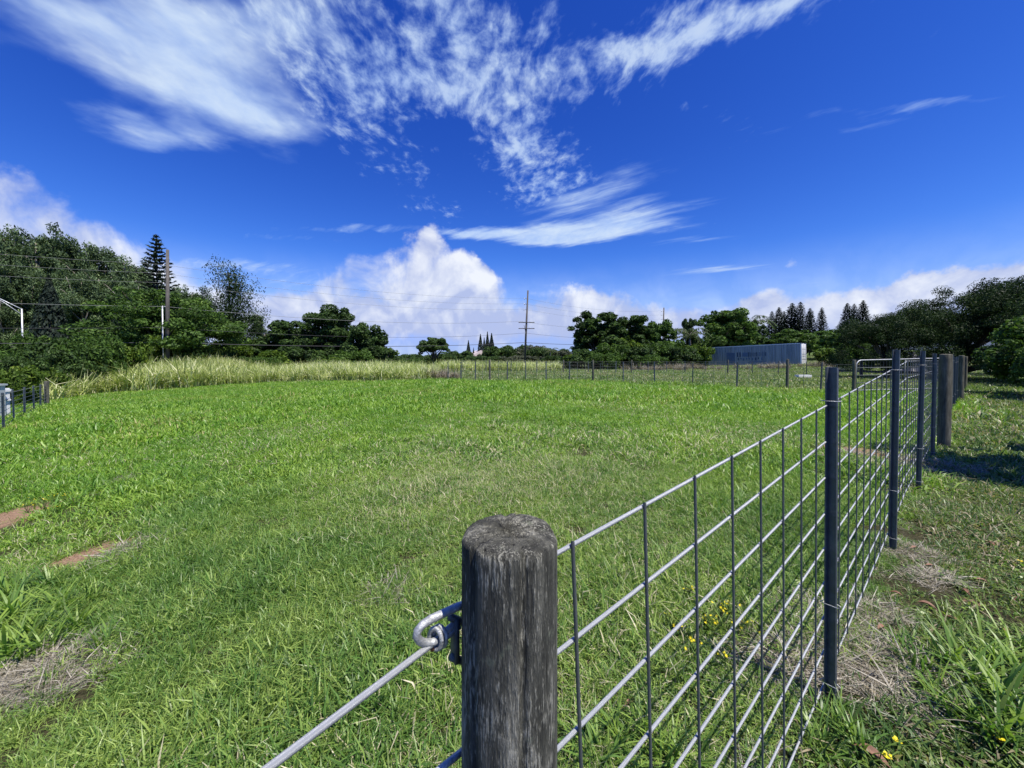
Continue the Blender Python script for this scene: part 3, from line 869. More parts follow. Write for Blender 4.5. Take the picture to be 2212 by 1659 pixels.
# pale gabled roof among the far trees
p = at(1033, 778, 120); g = gzf(p.x, p.y)
e = empty('house', (p.x, p.y, g), .35, 'small house with pale pink gable among the far dark trees', 'house')
zt = 1.41+(774-757)/F*120-g
b = MB(); b.box((0, 0, 1.2), (6, 6, 2.5)); b.build('wall', M['wall_pale'], e, False)
b = MB()
b.add([(-3.6, -3.5, 2.0), (3.6, -3.5, 2.0), (3.6, 3.5, 2.0), (-3.6, 3.5, 2.0), (0, -3.5, zt), (0, 3.5, zt)], [(0, 1, 4), (2, 3, 5), (1, 2, 5, 4), (3, 0, 4, 5), (0, 3, 2, 1)])
b.build('roof', M['roof_pink'], e, False)
for x in (-1.5, 1.5):
    b = MB(); b.box((x, -3.02, 1.4), (1.2, .08, 1.1)); wd = b.build('window', M['white'], e, False)
    b = MB(); b.box((x, -3.07, 1.4), (1.0, .04, .9)); b.build('pane', M['glass_dark'], wd, False)
b = MB(); b.box((0, -3.02, 1.0), (.95, .08, 2.0)); b.build('door', M['rail_wood'], e, False)

# ------------------------------------------------------------------ foliage builders
def unit(v): return v/np.maximum(np.linalg.norm(v, axis=-1, keepdims=True), 1e-9)
def leaves(P_, N_, size, asp=.5, rs=None, jitter=.7, up=None):
    """rhombic leaf faces at points P_, lying across direction N_ (with scatter)"""
    n = len(P_)
    nn = unit(N_ + rs.normal(0, jitter, (n, 3)))
    r0 = rs.normal(0, 1, (n, 3)) if up is None else rs.normal(0, .45, (n, 3))+up
    tt = unit(r0 - nn*np.sum(r0*nn, 1, keepdims=True))
    bb = np.cross(nn, tt)
    sz = np.asarray(size).reshape(-1, 1)*np.ones((n, 1))
    a = P_ - tt*sz*.5; c = P_ + tt*sz*.5
    b = P_ + bb*sz*asp*.5 + nn*sz*.08; d = P_ - bb*sz*asp*.5 + nn*sz*.08
    V = np.stack([a, b, c, d], 1).reshape(-1, 3)
    Q = np.arange(4*n).reshape(-1, 4)
    return V, Q
def clump_points(rs, clumps, n, shell=.22, flat_under=.6):
    """points spread over the skins of many small ellipsoid clumps; clumps: (m,6) centre, radii"""
    area = (clumps[:, 3]*clumps[:, 4]+clumps[:, 5]*clumps[:, 3])
    idx = rs.choice(len(clumps), n, p=area/area.sum())
    d = unit(rs.normal(0, 1, (n, 3)))
    under = d[:, 2] < 0
    d[under, 2] *= flat_under
    r = np.clip(1-np.abs(rs.normal(0, shell, n)), .05, 1.15)[:, None]
    c = clumps[idx]
    return c[:, :3]+d*c[:, 3:]*r, d, idx
def crown_mesh(name, seed, clumps, n, size, asp=.55, jitter=.6, shell=.22, szvar=.4, up=None, flat_under=.6):
    rs = np.random.default_rng(seed)
    clumps = np.asarray(clumps, float)
    p, d, idx = clump_points(rs, clumps, n, shell, flat_under)
    d = unit(d+np.array([0, 0, .35]))
    s_ = size*(1+rs.uniform(-szvar, szvar, n))
    V, Q = leaves(p, d, s_, asp, rs, jitter, up)
    tone = rs.uniform(-.16, .16, len(clumps))[idx]
    rnd = np.clip(.42+tone+rs.normal(0, .17, n), 0, 1)
    return np_mesh(name, V, Q, rnd)
def dome_clumps(seed, W, H, z0, m, cr=(.16, .26), top=1.0, flat=.75, fill=.25, dep=None):
    """clumps over a dome of width W from height z0 to H"""
    rs = np.random.default_rng(seed)
    out = []
    R, hz = W/2, (H-z0)
    for i in range(m):
        d = rs.normal(0, 1, 3); d /= np.linalg.norm(d)
        if d[2] < -.35 and (z0 > .9 or d[2] < -.8): d[2] *= -.6
        f = rs.uniform(.72, .97) if rs.random() > fill else rs.uniform(.2, .7)
        c = np.array([d[0]*R*f, d[1]*(dep or R)*f, z0+hz*(.42 if z0 > .9 else .48)+d[2]*hz*.52*f])
        r = R*rs.uniform(cr[0]*.7, cr[1]*1.1)
        c[:2] *= (1-r/R*.55)
        c[2] = min(c[2]*(1+rs.normal(0, .07)), H*rs.uniform(.86, 1.0)-r*flat*.6)
        out.append((*c, r, r, r*flat))
    return out
def trunk_mesh(name, H, r0, limbs, seed, crook=.03, sides=9):
    rs = np.random.default_rng(seed)
    b = MB()
    k = 7
    off = np.cumsum(rs.normal(0, crook*H/k, (k+1, 2)), 0); off[0] = 0
    pts = [Vector((off[i][0], off[i][1], -.3+(H+.3)*i/k)) for i in range(k+1)]
    rr = [r0*(1.35 if i == 0 else 1-.75*i/k) for i in range(k+1)]
    b.tube(pts, rr, sides)
    for L in limbs:
        z, end, r = L
        f = min(max((z+.3)/(H+.3), 0), 1)*k
        i = min(int(f), k-1); s0 = pts[i].lerp(pts[i+1], f-i)
        e_ = Vector(end)
        mid = s0.lerp(e_, .5)+Vector((rs.normal(0, .06), rs.normal(0, .06), .10))*(e_-s0).length
        b.tube([s0, s0.lerp(mid, .6), mid, mid.lerp(e_, .6)+Vector((0, 0, .03))*(e_-s0).length, e_], [r, r*.8, r*.65, r*.45, r*.2], 6)
    return b.mesh(name)
def tree(name, label, loc, tm, cm, tmat, cmat, scale=1.0, rz=0, group=None, cat='tree'):
    e = empty(name, loc, rz, label, cat, group)
    if not hasattr(scale, '__len__'): scale = (scale,)*3
    e.scale = scale
    if tm is not None: link('trunk' if cat == 'tree' else 'stem', tm, tmat, e)
    o = link('crown' if cat == 'tree' else 'foliage', cm, cmat, e)
    return e

M['lf_euc'] = leafmat('eucalyptus_leaves', [(0, (0.025, 0.044, 0.0214)), (0.4, (0.0749, 0.1191, 0.0522)), (0.75, (0.1746, 0.2508, 0.114)), (1, (0.3241, 0.4232, 0.2019))], .2, .5, .12, .30)
M['lf_dark'] = leafmat('dark_green_leaves', [(0, (0.0151, 0.0291, 0.0103)), (0.45, (0.0417, 0.0789, 0.0205)), (0.8, (0.0853, 0.1494, 0.0343)), (1, (0.1421, 0.2178, 0.0548))], .22, .42, .3, .28)
M['lf_mid'] = leafmat('mid_green_leaves', [(0, (0.0206, 0.0411, 0.0103)), (0.4, (0.0566, 0.1113, 0.0223)), (0.75, (0.1113, 0.1971, 0.0377)), (1, (0.2056, 0.2998, 0.072))], .28, .42, .25, .28)
M['lf_bright'] = leafmat('bright_green_leaves', [(0, (0.027, 0.0473, 0.0081)), (0.4, (0.0743, 0.135, 0.0189)), (0.75, (0.162, 0.243, 0.0338)), (1, (0.324, 0.378, 0.081))], .35, .42, .4, .28)
M['lf_pine'] = leafmat('pine_needles', [(0, (0.0096, 0.016, 0.0128)), (0.5, (0.0256, 0.0416, 0.0288)), (1, (0.064, 0.088, 0.0512))], .12, .55, .4, .25)
M['lf_shade'] = leafmat('small_dark_leaves', [(0, (0.0082, 0.0174, 0.0063)), (0.45, (0.0211, 0.0443, 0.0116)), (0.8, (0.0421, 0.079, 0.02)), (1, (0.0995, 0.15, 0.0442))], .16, .42, .5, .22)
M['lf_brown'] = leafmat('dry_brown_twigs', [(0, (0.045, 0.033, 0.027)), (0.5, (0.1275, 0.093, 0.075)), (1, (0.255, 0.195, 0.15))], .15, .7, .5, .3)
M['lf_grey'] = leafmat('grey_green_leaves', [(0, (0.0288, 0.0352, 0.024)), (0.5, (0.088, 0.104, 0.0672)), (1, (0.256, 0.272, 0.192))], .2, .5, .5, .3)
M['lf_palm'] = leafmat('palm_leaves', [(0, (0.0255, 0.0425, 0.017)), (0.5, (0.0765, 0.119, 0.0425)), (1, (0.204, 0.255, 0.119))], .2, .35, .5, .25)

def base_at(px_, Y):
    x = (px_-1106)/F*Y
    return Vector((x, Y, gzf(x, Y)))
def hgt(ytop, Y, g): return 1.41+(774-ytop)/F*Y-g

# --- eucalyptus: tall, upright limbs, small drooping clumps with gaps (unit height 20 m)
def eucalypt(seed, H=20.0, W=7.0, m=60, n=9000, z0=.28, leaf=.34):
    rs = np.random.default_rng(seed)
    limbs = []; cl = []
    for i in range(14):
        z = H*rs.uniform(.2, .75)
        a = rs.uniform(0, 6.28); r = W*.5*rs.uniform(.35, 1.0)
        e_ = (r*math.cos(a), r*math.sin(a), min(H*.98, z+H*rs.uniform(.14, .32)))
        limbs.append((z, e_, .13))
        for k in range(m//14):
            f = rs.uniform(.35, 1.05)
            c = np.array([e_[0]*f, e_[1]*f, z+(e_[2]-z)*f])+rs.normal(0, W*.075, 3)
            q = rs.uniform(.45, 1.0)*W*.13
            cl.append((*c, q, q, q*1.5))
    for k in range(8):
        q = rs.uniform(.5, .9)*W*.13
        cl.append((rs.normal(0, W*.07), rs.normal(0, W*.07), H*rs.uniform(.80, .97), q, q, q*1.5))
    tm = trunk_mesh('trunk', H*.92, .28, limbs, seed, .018)
    cm = crown_mesh('crown', seed+1, cl, n, leaf, .36, .9, .35, .5, up=np.array([0, 0, -1.0]), flat_under=1)
    return tm, cm
EU = [eucalypt(21, m=98, n=17000), eucalypt(22, W=8.5, m=98, n=18000), eucalypt(23, W=6.5, m=84, n=14000), eucalypt(24, W=8, m=112, n=19000)]
forest = [(-40, 470, 62, 0), (12, 487, 60, 1), (50, 494, 66, 3), (88, 503, 60, 2), (128, 498, 62, 0), (160, 512, 66, 1), (196, 528, 62, 2), (232, 538, 64, 3), (268, 548, 62, 1), (300, 560, 66, 0),
          (-80, 500, 55, 3), (30, 560, 54, 0), (75, 575, 55, 1), (150, 570, 56, 3), (215, 585, 56, 0), (260, 600, 57, 2), (320, 600, 60, 3), (385, 612, 62, 1), (110, 545, 70, 3), (-20, 540, 56, 2), (180, 590, 54, 1), (295, 610, 58, 1), (5, 600, 52, 3)]
euc_feat = ['broad crown', 'thin leaning crown', 'sparse top', 'dense dark crown', 'pale twiggy top', 'narrow crown', 'ragged crown']
for i, (x, yt, Y, k) in enumerate(forest):
    p = base_at(x, Y); h = hgt(yt, Y, p.z)/20
    tree('eucalyptus_tree', 'tall grey-green eucalyptus %s the dense grove beyond the street lamp' % ('in the back row of' if Y >= 60 else 'in the front row of'), p, EU[k][0], EU[k][1], M['bark_pale'], M['lf_euc'], (h*1.05, h*1.05, h), i*1.7, 'eucalyptus grove by the road')
# open spreading eucalyptus right of the round green tree
eo = eucalypt(41, H=14, W=12, m=126, n=17000, leaf=.27)
p = base_at(500, 55); h = hgt(588, 55, p.z)/14
tree('eucalyptus_tree', 'open branching eucalyptus with sky showing through, right of the round green tree', p, eo[0], eo[1], M['bark'], M['lf_shade'], h, .4)
p = base_at(565, 60); h = hgt(680, 60, p.z)/20
tree('eucalyptus_tree', 'smaller grey eucalyptus filling the gap before the clumped kukui trees', p, EU[2][0], EU[2][1], M['bark_pale'], M['lf_euc'], (h*1.7, h*1.7, h), .9)
p = base_at(420, 60); h = hgt(622, 60, p.z)/20
tree('eucalyptus_tree', 'grey eucalyptus crown showing just above the round green tree', p, EU[0][0], EU[0][1], M['bark_pale'], M['lf_euc'], (h*1.5, h*1.5, h), 2.1)

# --- Norfolk pine with tiers of branches
def norfolk(seed, H, W, tiers, n_per, up=.18, droop=.0, leaf=.30, dens=26):
    rs = np.random.default_rng(seed)
    b = MB(); b.tube([(0, 0, -.3), (0, 0, H*.5), (0, 0, H)], [H*.014, H*.009, H*.002], 8)
    PP, NN, UU = [], [], []
    for i in range(tiers):
        f = i/(tiers-1)
        z = H*(.10+.88*f)
        L0 = W*.5*(1-f)**.72*(.92 if i % 2 else 1.05)+W*.03
        a0 = rs.uniform(0, 6.28)
        for k in range(n_per):
            a = a0+2*math.pi*k/n_per+rs.normal(0, .1); L = L0*rs.uniform(.82, 1.08)
            d = np.array([math.cos(a), math.sin(a), 0])
            e_ = d*L+np.array([0, 0, z+L*up-droop*L*L/W])
            b.tube([(0, 0, z), Vector(d*L*.5+np.array([0, 0, z+L*up*.25])), Vector(e_)], [H*.003, H*.002, H*.0008], 4, False)
            m = max(4, int(dens*L/(W*.5)))
            u = rs.uniform(.12, 1.02, m)
            side_ = rs.normal(0, 1, m)*L*.07*(1.1-u)
            pt = np.stack([d[0]*L*u-d[1]*side_, d[1]*L*u+d[0]*side_, z+L*up*u*u-droop*L*L*u*u/W+rs.normal(0, .04, m)*W*.05+.05], 1)
            PP.append(pt); NN.append(np.tile([0, 0, 1.0], (m, 1))); UU.append(np.tile(d+np.array([0, 0, .35]), (m, 1)))
    P_ = np.concatenate(PP); N_ = np.concatenate(NN); U_ = np.concatenate(UU)
    r2 = np.random.default_rng(seed+5)
    V, Q = leaves(P_, N_, leaf*W/6*(1+r2.uniform(-.3, .3, len(P_))), .34, r2, .55, up=U_*1.6)
    return b.mesh('trunk'), np_mesh('crown', V, Q, np.clip(r2.normal(.45, .2, len(P_)), 0, 1))
nf = norfolk(7, 20, 8.0, 34, 6, .22, leaf=.55, dens=36)
p = base_at(343, 50); h = hgt(508, 50, p.z)/20
tree('norfolk_pine', 'tall tiered Norfolk pine standing behind the left utility pole', p, nf[0], nf[1], M['bark'], M['lf_pine'], (h*.92, h*.92, h), .3)
ck = [norfolk(11, 14, 4.6, 36, 8, .34, leaf=.56, dens=64), norfolk(12, 14, 5.2, 34, 8, .38, leaf=.58, dens=66)]
cooks = [(1666, 672, 84, 0), (1681, 664, 90, 1), (1692, 672, 92, 0), (1709, 655, 86, 1), (1727, 652, 84, 0), (1748, 666, 92, 1), (1773, 664, 86, 0), (1828, 655, 88, 1), (1843, 656, 94, 0), (1862, 649, 88, 1)]
for i, (x, yt, Y, k) in enumerate(cooks):
    p = base_at(x, Y); h = hgt(yt, Y, p.z)/14
    grp = 'dark columnar pines behind the container' if i < 7 else 'dark columnar pines above the spreading tree'
    nth = ['first', 'second', 'third', 'fourth', 'fifth', 'sixth', 'seventh']
    lab = ('dark columnar pine behind the container, %s of the row counted from the palm' % nth[i]) if i < 7 else ('dark columnar pine above the spreading tree, %s counted from the row of seven' % nth[i-7])
    tree('columnar_pine', lab, p, ck[k][0], ck[k][1], M['bark'], M['lf_pine'], (h*(1.25 if i in (3, 4) else 1.05), h*1.05, h), i*.7, grp)
def cone(seed, H, W, n, leaf=.3):
    rs = np.random.default_rng(seed)
    z = H*rs.uniform(0, 1, n)**1.25; a = rs.uniform(0, 6.28, n)
    r = W*.5*(1-(z/H)**1.4)*np.clip(1-np.abs(rs.normal(0, .2, n)), .1, 1.1)
    P_ = np.stack([r*np.cos(a), r*np.sin(a), z+.3], 1)
    V, Q = leaves(P_, np.stack([np.cos(a), np.sin(a), .3*np.ones(n)], 1), leaf*(1+rs.uniform(-.3, .3, n)), .5, rs, .6, up=np.array([0, 0, 1.3]))
    b = MB(); b.tube([(0, 0, -.3), (0, 0, H*.9)], [H*.02, H*.005], 7)
    return b.mesh('trunk'), np_mesh('crown', V, Q, np.clip(rs.normal(.4, .2, n), 0, 1))
cy = cone(31, 10, 2.2, 2600, .34)
for i, (x, yt, Y, wd) in enumerate([(1012, 737, 125, 1.3), (1038, 724, 118, 1.2), (1046, 731, 124, 1.0), (1053, 719, 120, 1.0), (1062, 722, 116, 1.3), (1023, 752, 118, 1.0), (833, 752, 130, 1.2), (858, 757, 135, 1.0)]):
    p = base_at(x, Y); h = hgt(yt, Y, p.z)/10
    near_house = 1 <= i <= 5
    tree('cypress', 'thin pointed cypress rising beside the small pink-roofed house' if near_house else 'thin pointed cypress on the far skyline by the round tree', p, cy[0], cy[1], M['bark'], M['lf_pine'], (h*wd*1.15, h*wd*1.15, h), i, 'pointed cypresses by the house' if near_house else 'pointed cypresses on the far skyline')
dk = cone(32, 14, 6, 4200, .5)
for (x, yt, Y, wd, lab) in [(110, 602, 46, .95, 'very dark conical cypress in front of the eucalyptus grove'), (265, 625, 47, .75, 'smaller dark conical cypress above the round green tree')]:
    p = base_at(x, Y); h = hgt(yt, Y, p.z)/14
    tree('cypress', lab, p, dk[0], dk[1], M['bark'], M['lf_pine'], (h*wd, h*wd, h), .3)

# --- broad-leaved trees
def broad(seed, H, W, z0, m, n, leaf, cr=(.16, .26), flat=.75, limbs=9, r0=.25, jitter=.6, fill=.25, shell=.22, asp=.55, dep=None, up=None, full=True):
    if full: m, cr, n, flat, fill = int(m*2.1), (cr[0]*.72, cr[1]*.78), int(n*1.35), min(flat*1.25, 1.0), max(fill, .42)
    cl = dome_clumps(seed, W, H, z0, m, cr, 1, flat, fill, dep)
    rs = np.random.default_rng(seed+3)
    pick = rs.choice(len(cl), min(limbs, len(cl)), replace=False)
    lm = [(z0*rs.uniform(.5, 1.0), cl[i][:3], r0*.5) for i in pick]
    tm = trunk_mesh('trunk', z0+(H-z0)*.5, r0, lm, seed, .03)
    return tm, crown_mesh('crown', seed+1, cl, n, leaf, asp, jitter, shell, .4, up)
def plant(name, lab, px_, ytop, Y, spec, cmat, tmat='bark', wpx=None, group=None, cat='tree', rz=0, H0=None, W0=None, dy=None):
    p = base_at(px_, Y); h = hgt(ytop, Y, p.z)/H0
    wx = (wpx/F*Y)/W0 if wpx else h
    return tree(name, lab, p, spec[0], spec[1], M[tmat], M[cmat], (wx, dy or wx, h), rz, group, cat)
mango = broad(51, 9, 13, .4, 90, 36000, .25, (.14, .22), .6, fill=.35)
plant('round_tree', 'large rounded bright green tree with layered clumps behind the left utility pole', 365, 628, 44, mango, 'lf_mid', wpx=300, H0=9, W0=13)
kuk = [broad(53, 9, 8, .5, 34, 15000, .34, (.20, .32), .72), broad(54, 10, 8, .8, 34, 15000, .34, (.20, .34), .7, fill=.1, limbs=14), broad(55, 8, 8, .4, 36, 14000, .34, (.2, .32), .75)]
plant('clumped_tree', 'rounded clumped tree with olive tints, leftmost of the cluster behind the tall pale grass', 632, 690, 52, kuk[0], 'lf_dark', wpx=150, H0=9, W0=8)
plant('clumped_tree', 'tallest clumped tree with a leaning top and gaps in its crown', 718, 655, 54, kuk[1], 'lf_dark', wpx=140, H0=10, W0=8, rz=1.0)
plant('clumped_tree', 'clumped dark tree whose crown steps down to the open sky', 795, 698, 52, kuk[2], 'lf_dark', wpx=115, H0=8, W0=8, rz=2)
plant('clumped_tree', 'low spreading dark tree at the right foot of the clumped cluster', 818, 745, 50, kuk[2], 'lf_dark', wpx=85, H0=8, W0=8, rz=.6)
plant('bare_tree', 'thin greyish tree standing between the clumped dark trees', 672, 692, 55, EU[2], 'lf_grey', tmat='bark_pale', wpx=60, H0=20, W0=7)
plant('round_tree', 'dark umbrella-shaped tree standing alone before the far tree line', 936, 722, 72, broad(57, 6, 7, 1.0, 26, 9000, .30, (.2, .3), .6), 'lf_dark', wpx=82, H0=6, W0=7)
low = [broad(61, 5, 9, .4, 40, 9000, .34, (.14, .24), .7), broad(62, 5, 9, .3, 34, 8000, .34, (.16, .26), .7), broad(63, 4, 8, .2, 30, 7000, .32, (.16, .28), .75)]
far_line = [(845, 768, 100, 60), (880, 764, 95, 60), (985, 757, 92, 70), (1005, 762, 100, 60), (1085, 748, 110, 80), (1120, 745, 112, 70), (1150, 746, 105, 60), (1165, 750, 96, 60), (1200, 752, 92, 60), (1225, 756, 90, 60), (960, 764, 85, 50), (1060, 768, 86, 60), (1110, 768, 84, 70), (1020, 770, 88, 50), (905, 770, 80, 50), (1150, 768, 80, 60), (1195, 768, 78, 50), (920, 765, 105, 60), (870, 774, 84, 60), (1065, 757, 116, 70)]
for i, (x, yt, Y, wpx) in enumerate(far_line):
    s_ = low[i % 3]
    plant('far_tree', 'low dark tree in the far tree line below the middle utility pole', x, yt, Y, s_, 'lf_dark' if i % 4 else 'lf_grey', wpx=wpx*1.25, H0=(5, 5, 4)[i % 3], W0=(9, 9, 8)[i % 3], group='low far tree line', rz=i*1.1)
# leafy trees behind the back paddock
lft = [broad(71, 8, 7, .8, 60, 17000, .36, (.14, .24), .8, fill=.3, shell=.35, jitter=.9, asp=.4), broad(72, 7, 5, .8, 40, 11000, .36, (.18, .30), .9, shell=.4, jitter=.9, asp=.4), broad(73, 6, 7, .5, 52, 13000, .34, (.14, .24), .8, shell=.3, jitter=.8)]
plant('leafy_tree', 'tall loose-leaved dark tree, leftmost of the trees behind the back paddock', 1290, 670, 55, lft[0], 'lf_dark', wpx=150, H0=8, W0=7)
plant('leafy_tree', 'narrower leafy tree with feathery upright sprays beside the tall dark one', 1362, 678, 57, lft[1], 'lf_dark', wpx=110, H0=7, W0=5)
plant('leafy_tree', 'lower leafy tree standing just below the thin far utility pole', 1415, 692, 58, lft[2], 'lf_mid', wpx=120, H0=6, W0=7)
plant('leafy_tree', 'dense olive-green round tree behind the left end of the container', 1560, 666, 62, broad(74, 9, 9, .8, 60, 19000, .34, (.15, .25), .75), 'lf_mid', wpx=150, H0=9, W0=9)
plant('leafy_tree', 'leafy tree with feathery drooping edge right of the dense olive one', 1612, 690, 64, lft[0], 'lf_mid', wpx=80, H0=8, W0=7, rz=2)
plant('leafy_tree', 'slim dark sapling rising above the palm fronds', 1488, 684, 60, lft[1], 'lf_dark', wpx=42, H0=7, W0=5, rz=1)
plant('umbrella_tree', 'wide flat-topped bright green tree behind the container doors', 1735, 711, 66, broad(75, 6, 14, .8, 90, 24000, .30, (.09, .15), .5, fill=.15), 'lf_mid', wpx=205, H0=6, W0=14)
plant('umbrella_tree', 'lighter green bushy tree between the container and the spreading tree', 1822, 716, 48, lft[2], 'lf_bright', wpx=75, H0=6, W0=7)
plant('leafy_tree', 'mid green tree filling the gap behind the container roof', 1640, 733, 70, lft[2], 'lf_mid', wpx=110, H0=6, W0=7, rz=.5)
sh = [broad(81, 3, 4.5, .1, 34, 7000, .22, (.18, .30), .8, limbs=5, r0=.08), broad(82, 3, 4.5, .1, 30, 6000, .26, (.2, .34), .85, limbs=5, r0=.08, jitter=.9, asp=.35), broad(83, 2.5, 4, .1, 26, 5500, .2, (.2, .32), .8, limbs=6, r0=.06)]
shr = [(1262, 752, 48, 80, 'lf_dark', 0), (1325, 742, 50, 90, 'lf_mid', 1), (1385, 748, 49, 85, 'lf_dark', 0), (1345, 730, 53, 80, 'lf_bright', 2), (1430, 738, 52, 90, 'lf_dark', 1), (1300, 762, 46, 70, 'lf_grey', 1),
       (1465, 748, 50, 80, 'lf_mid', 0), (1500, 742, 56, 70, 'lf_dark', 2), (1240, 765, 50, 50, 'lf_dark', 2), (1405, 765, 46, 70, 'lf_grey', 1), (1590, 738, 66, 120, 'lf_mid', 0), (1545, 745, 66, 80, 'lf_mid', 2), (1225, 772, 52, 40, 'lf_grey', 0)]
for i, (x, yt, Y, wpx, mt, k) in enumerate(shr):
    plant('shrub', 'mixed green shrub massed behind the back paddock left of the container', x, yt, Y, sh[k], mt, wpx=wpx*1.15, H0=(3, 3, 2.5)[k], W0=(4.5, 4.5, 4)[k], group='shrubs behind the back paddock', cat='shrub', rz=i*1.3)
plant('shrub', 'twiggy reddish brown shrub right of the container doors', 1795, 752, 46, sh[2], 'lf_brown', wpx=62, H0=2.5, W0=4, cat='shrub')
plant('shrub', 'grey-green bush just left of the spreading tree trunk', 1850, 735, 40, sh[1], 'lf_grey', wpx=70, H0=3, W0=4.5, cat='shrub')
# shrubs along the road side on the left
lsh = [(35, 728, 42, 120, 'lf_dark', 0, 'broad dark shrub at the foot of the white street lamp'), (-40, 735, 40, 130, 'lf_dark', 1, 'dark shrub under the eucalyptus grove past the street lamp'), (90, 722, 44, 110, 'lf_dark', 1, 'dark shrub before the very dark conical cypress'), (105, 735, 30, 105, 'lf_mid', 0, 'bright green shrub beside the white street lamp'), (200, 722, 31, 100, 'lf_dark', 1, 'tall dark glossy shrub left of the utility pole'), (150, 748, 29, 100, 'lf_dark', 0, 'dark low shrub between the bright and the glossy shrubs'),
       (262, 742, 34, 90, 'lf_dark', 2, 'dark shrub at the edge of the pale tall grass'), (322, 725, 40, 70, 'lf_brown', 2, 'purplish brown twiggy shrub below the small far lamp'), (385, 748, 43, 70, 'lf_grey', 2, 'low grey shrub at the foot of the utility pole'),
       (430, 757, 46, 70, 'lf_dark', 2, 'low dark shrub under the round green tree'), (18, 760, 25, 75, 'lf_mid', 1, 'green shrub overhanging the left wire fence'), (62, 768, 25, 80, 'lf_mid', 0, 'rounded shrub behind the steel fence posts'),
       (30, 790, 22, 90, 'lf_grey', 2, 'grey twiggy bush low behind the left fence'), (95, 795, 25, 60, 'lf_dark', 2, 'dark bush at the end post of the left fence'), (-30, 770, 24, 90, 'lf_mid', 0, 'green shrub partly out of view past the left fence'),
       (-12, 815, 20, 70, 'lf_brown', 2, 'dry brown brush behind the pale cabinet')]
for i, (x, yt, Y, wpx, mt, k, lab) in enumerate(lsh):
    plant('shrub', lab, x, yt, Y, sh[k], mt, wpx=wpx*1.2, H0=(3, 3, 2.5)[k], W0=(4.5, 4.5, 4)[k], cat='shrub', rz=i*1.3)
und = [(470, 745, 50, 100), (520, 735, 54, 110), (560, 738, 54, 100), (600, 740, 54, 100), (640, 738, 55, 110), (690, 736, 57, 110), (740, 738, 56, 110), (780, 742, 55, 100), (815, 748, 53, 80), (660, 752, 49, 90), (760, 756, 48, 90), (610, 756, 48, 90), (500, 768, 46, 70), (575, 770, 45, 70), (720, 772, 45, 70), (850, 772, 60, 60), (885, 776, 60, 60)]
for i, (x, yt, Y, wpx) in enumerate(und):
    plant('shrub', 'dark undergrowth shrub along the foot of the trees behind the tall pale grass', x, yt, Y, sh[i % 3], ('lf_dark', 'lf_shade', 'lf_dark', 'lf_grey')[i % 4], wpx=wpx*1.2, H0=(3, 3, 2.5)[i % 3], W0=(4.5, 4.5, 4)[i % 3], group='undergrowth behind the tall grass', cat='shrub', rz=i)

# --- coconut palms
def palm(seed, H, nf_, L):
    rs = np.random.default_rng(seed)
    b = MB(); b.tube([(0, 0, -.3), (.15, 0, H*.5), (.1, .1, H)], [.2, .15, .12], 9)
    PP, NN, UU = [], [], []
    for k in range(nf_):
        a = 2*math.pi*k/nf_+rs.normal(0, .2); el_ = rs.uniform(.1, 1.25)
        d = np.array([math.cos(a), math.sin(a), 0])
        prev = np.array([.1, .1, H]); pts = [prev]
        for j in range(1, 9):
            e2 = el_-1.9*(j/8)**1.4
            prev = prev+(d*math.cos(e2)+np.array([0, 0, math.sin(e2)]))*L/8; pts.append(prev)
        b.tube([Vector(q) for q in pts], list(np.linspace(.035, .006, 9)), 4, False)
        for j in range(1, 9):
            for r_ in range(9):
                q = pts[j-1]+(pts[j]-pts[j-1])*rs.random()
                sd = 1 if r_ % 2 else -1
                s_v = np.array([-d[1], d[0], 0])*sd*.8+np.array([0, 0, -.65])+d*.5
                ll = L*.22*(1-.5*abs(j/8-.4))
                PP.append(q+s_v*ll*.4); NN.append(np.cross(s_v, d)+np.array([0, 0, .5])); UU.append(s_v*4)
    P_ = np.array(PP); r2 = np.random.default_rng(seed)
    V, Q = leaves(P_, np.array(NN), L*.2, .13, r2, .2, up=np.array(UU))
    return b.mesh('trunk'), np_mesh('crown', V, Q, np.clip(r2.normal(.5, .2, len(P_)), 0, 1))
pm_ = palm(3, 4.5, 16, 3.2)
for (x, yt, Y, s_, lab) in [(1490, 700, 58, 1.0, 'coconut palm with arching fronds left of the container'), (1622, 672, 70, 1.3, 'coconut palm whose single frond arches above the trees behind the container'), (1188, 748, 88, .7, 'small palm in the far tree line')]:
    p = base_at(x, Y); h = hgt(yt, Y, p.z)/6.2
    tree('palm', lab, p, pm_[0], pm_[1], M['bark_pale'], M['lf_palm'], (s_*1.1, s_*1.1, h), x)

# --- the dark spreading trees on the right
def spreading(seed, H, W, z0, n, limbs=10, hang=.25, m=110, leaf=.16):
    rs = np.random.default_rng(seed)
    cl = dome_clumps(seed, W, H, z0, m, (.10, .19), 1, .62, .3)
    for i in range(int(m*hang)):
        a = rs.uniform(0, 6.28); r = W*.5*rs.uniform(.75, .98); q = W*rs.uniform(.04, .075)
        cl.append((r*math.cos(a), r*math.sin(a), z0+rs.uniform(-.5, .5), q, q, q*1.1))
    pick = rs.choice(len(cl), limbs, replace=False)
    lm = [(z0*rs.uniform(.35, .8), tuple(np.array(cl[i][:3])*np.array([.9, .9, 1])), .15) for i in pick]
    tm = trunk_mesh('trunk', z0+(H-z0)*.4, .30, lm, seed, .035)
    return tm, crown_mesh('crown', seed+1, cl, n, leaf, .34, .75, .36, .45)
spr = [spreading(91, 5.2, 10, 1.5, 80000, leaf=.125, m=130), spreading(92, 5.6, 10, 1.2, 80000, hang=.5, leaf=.125, m=130)]
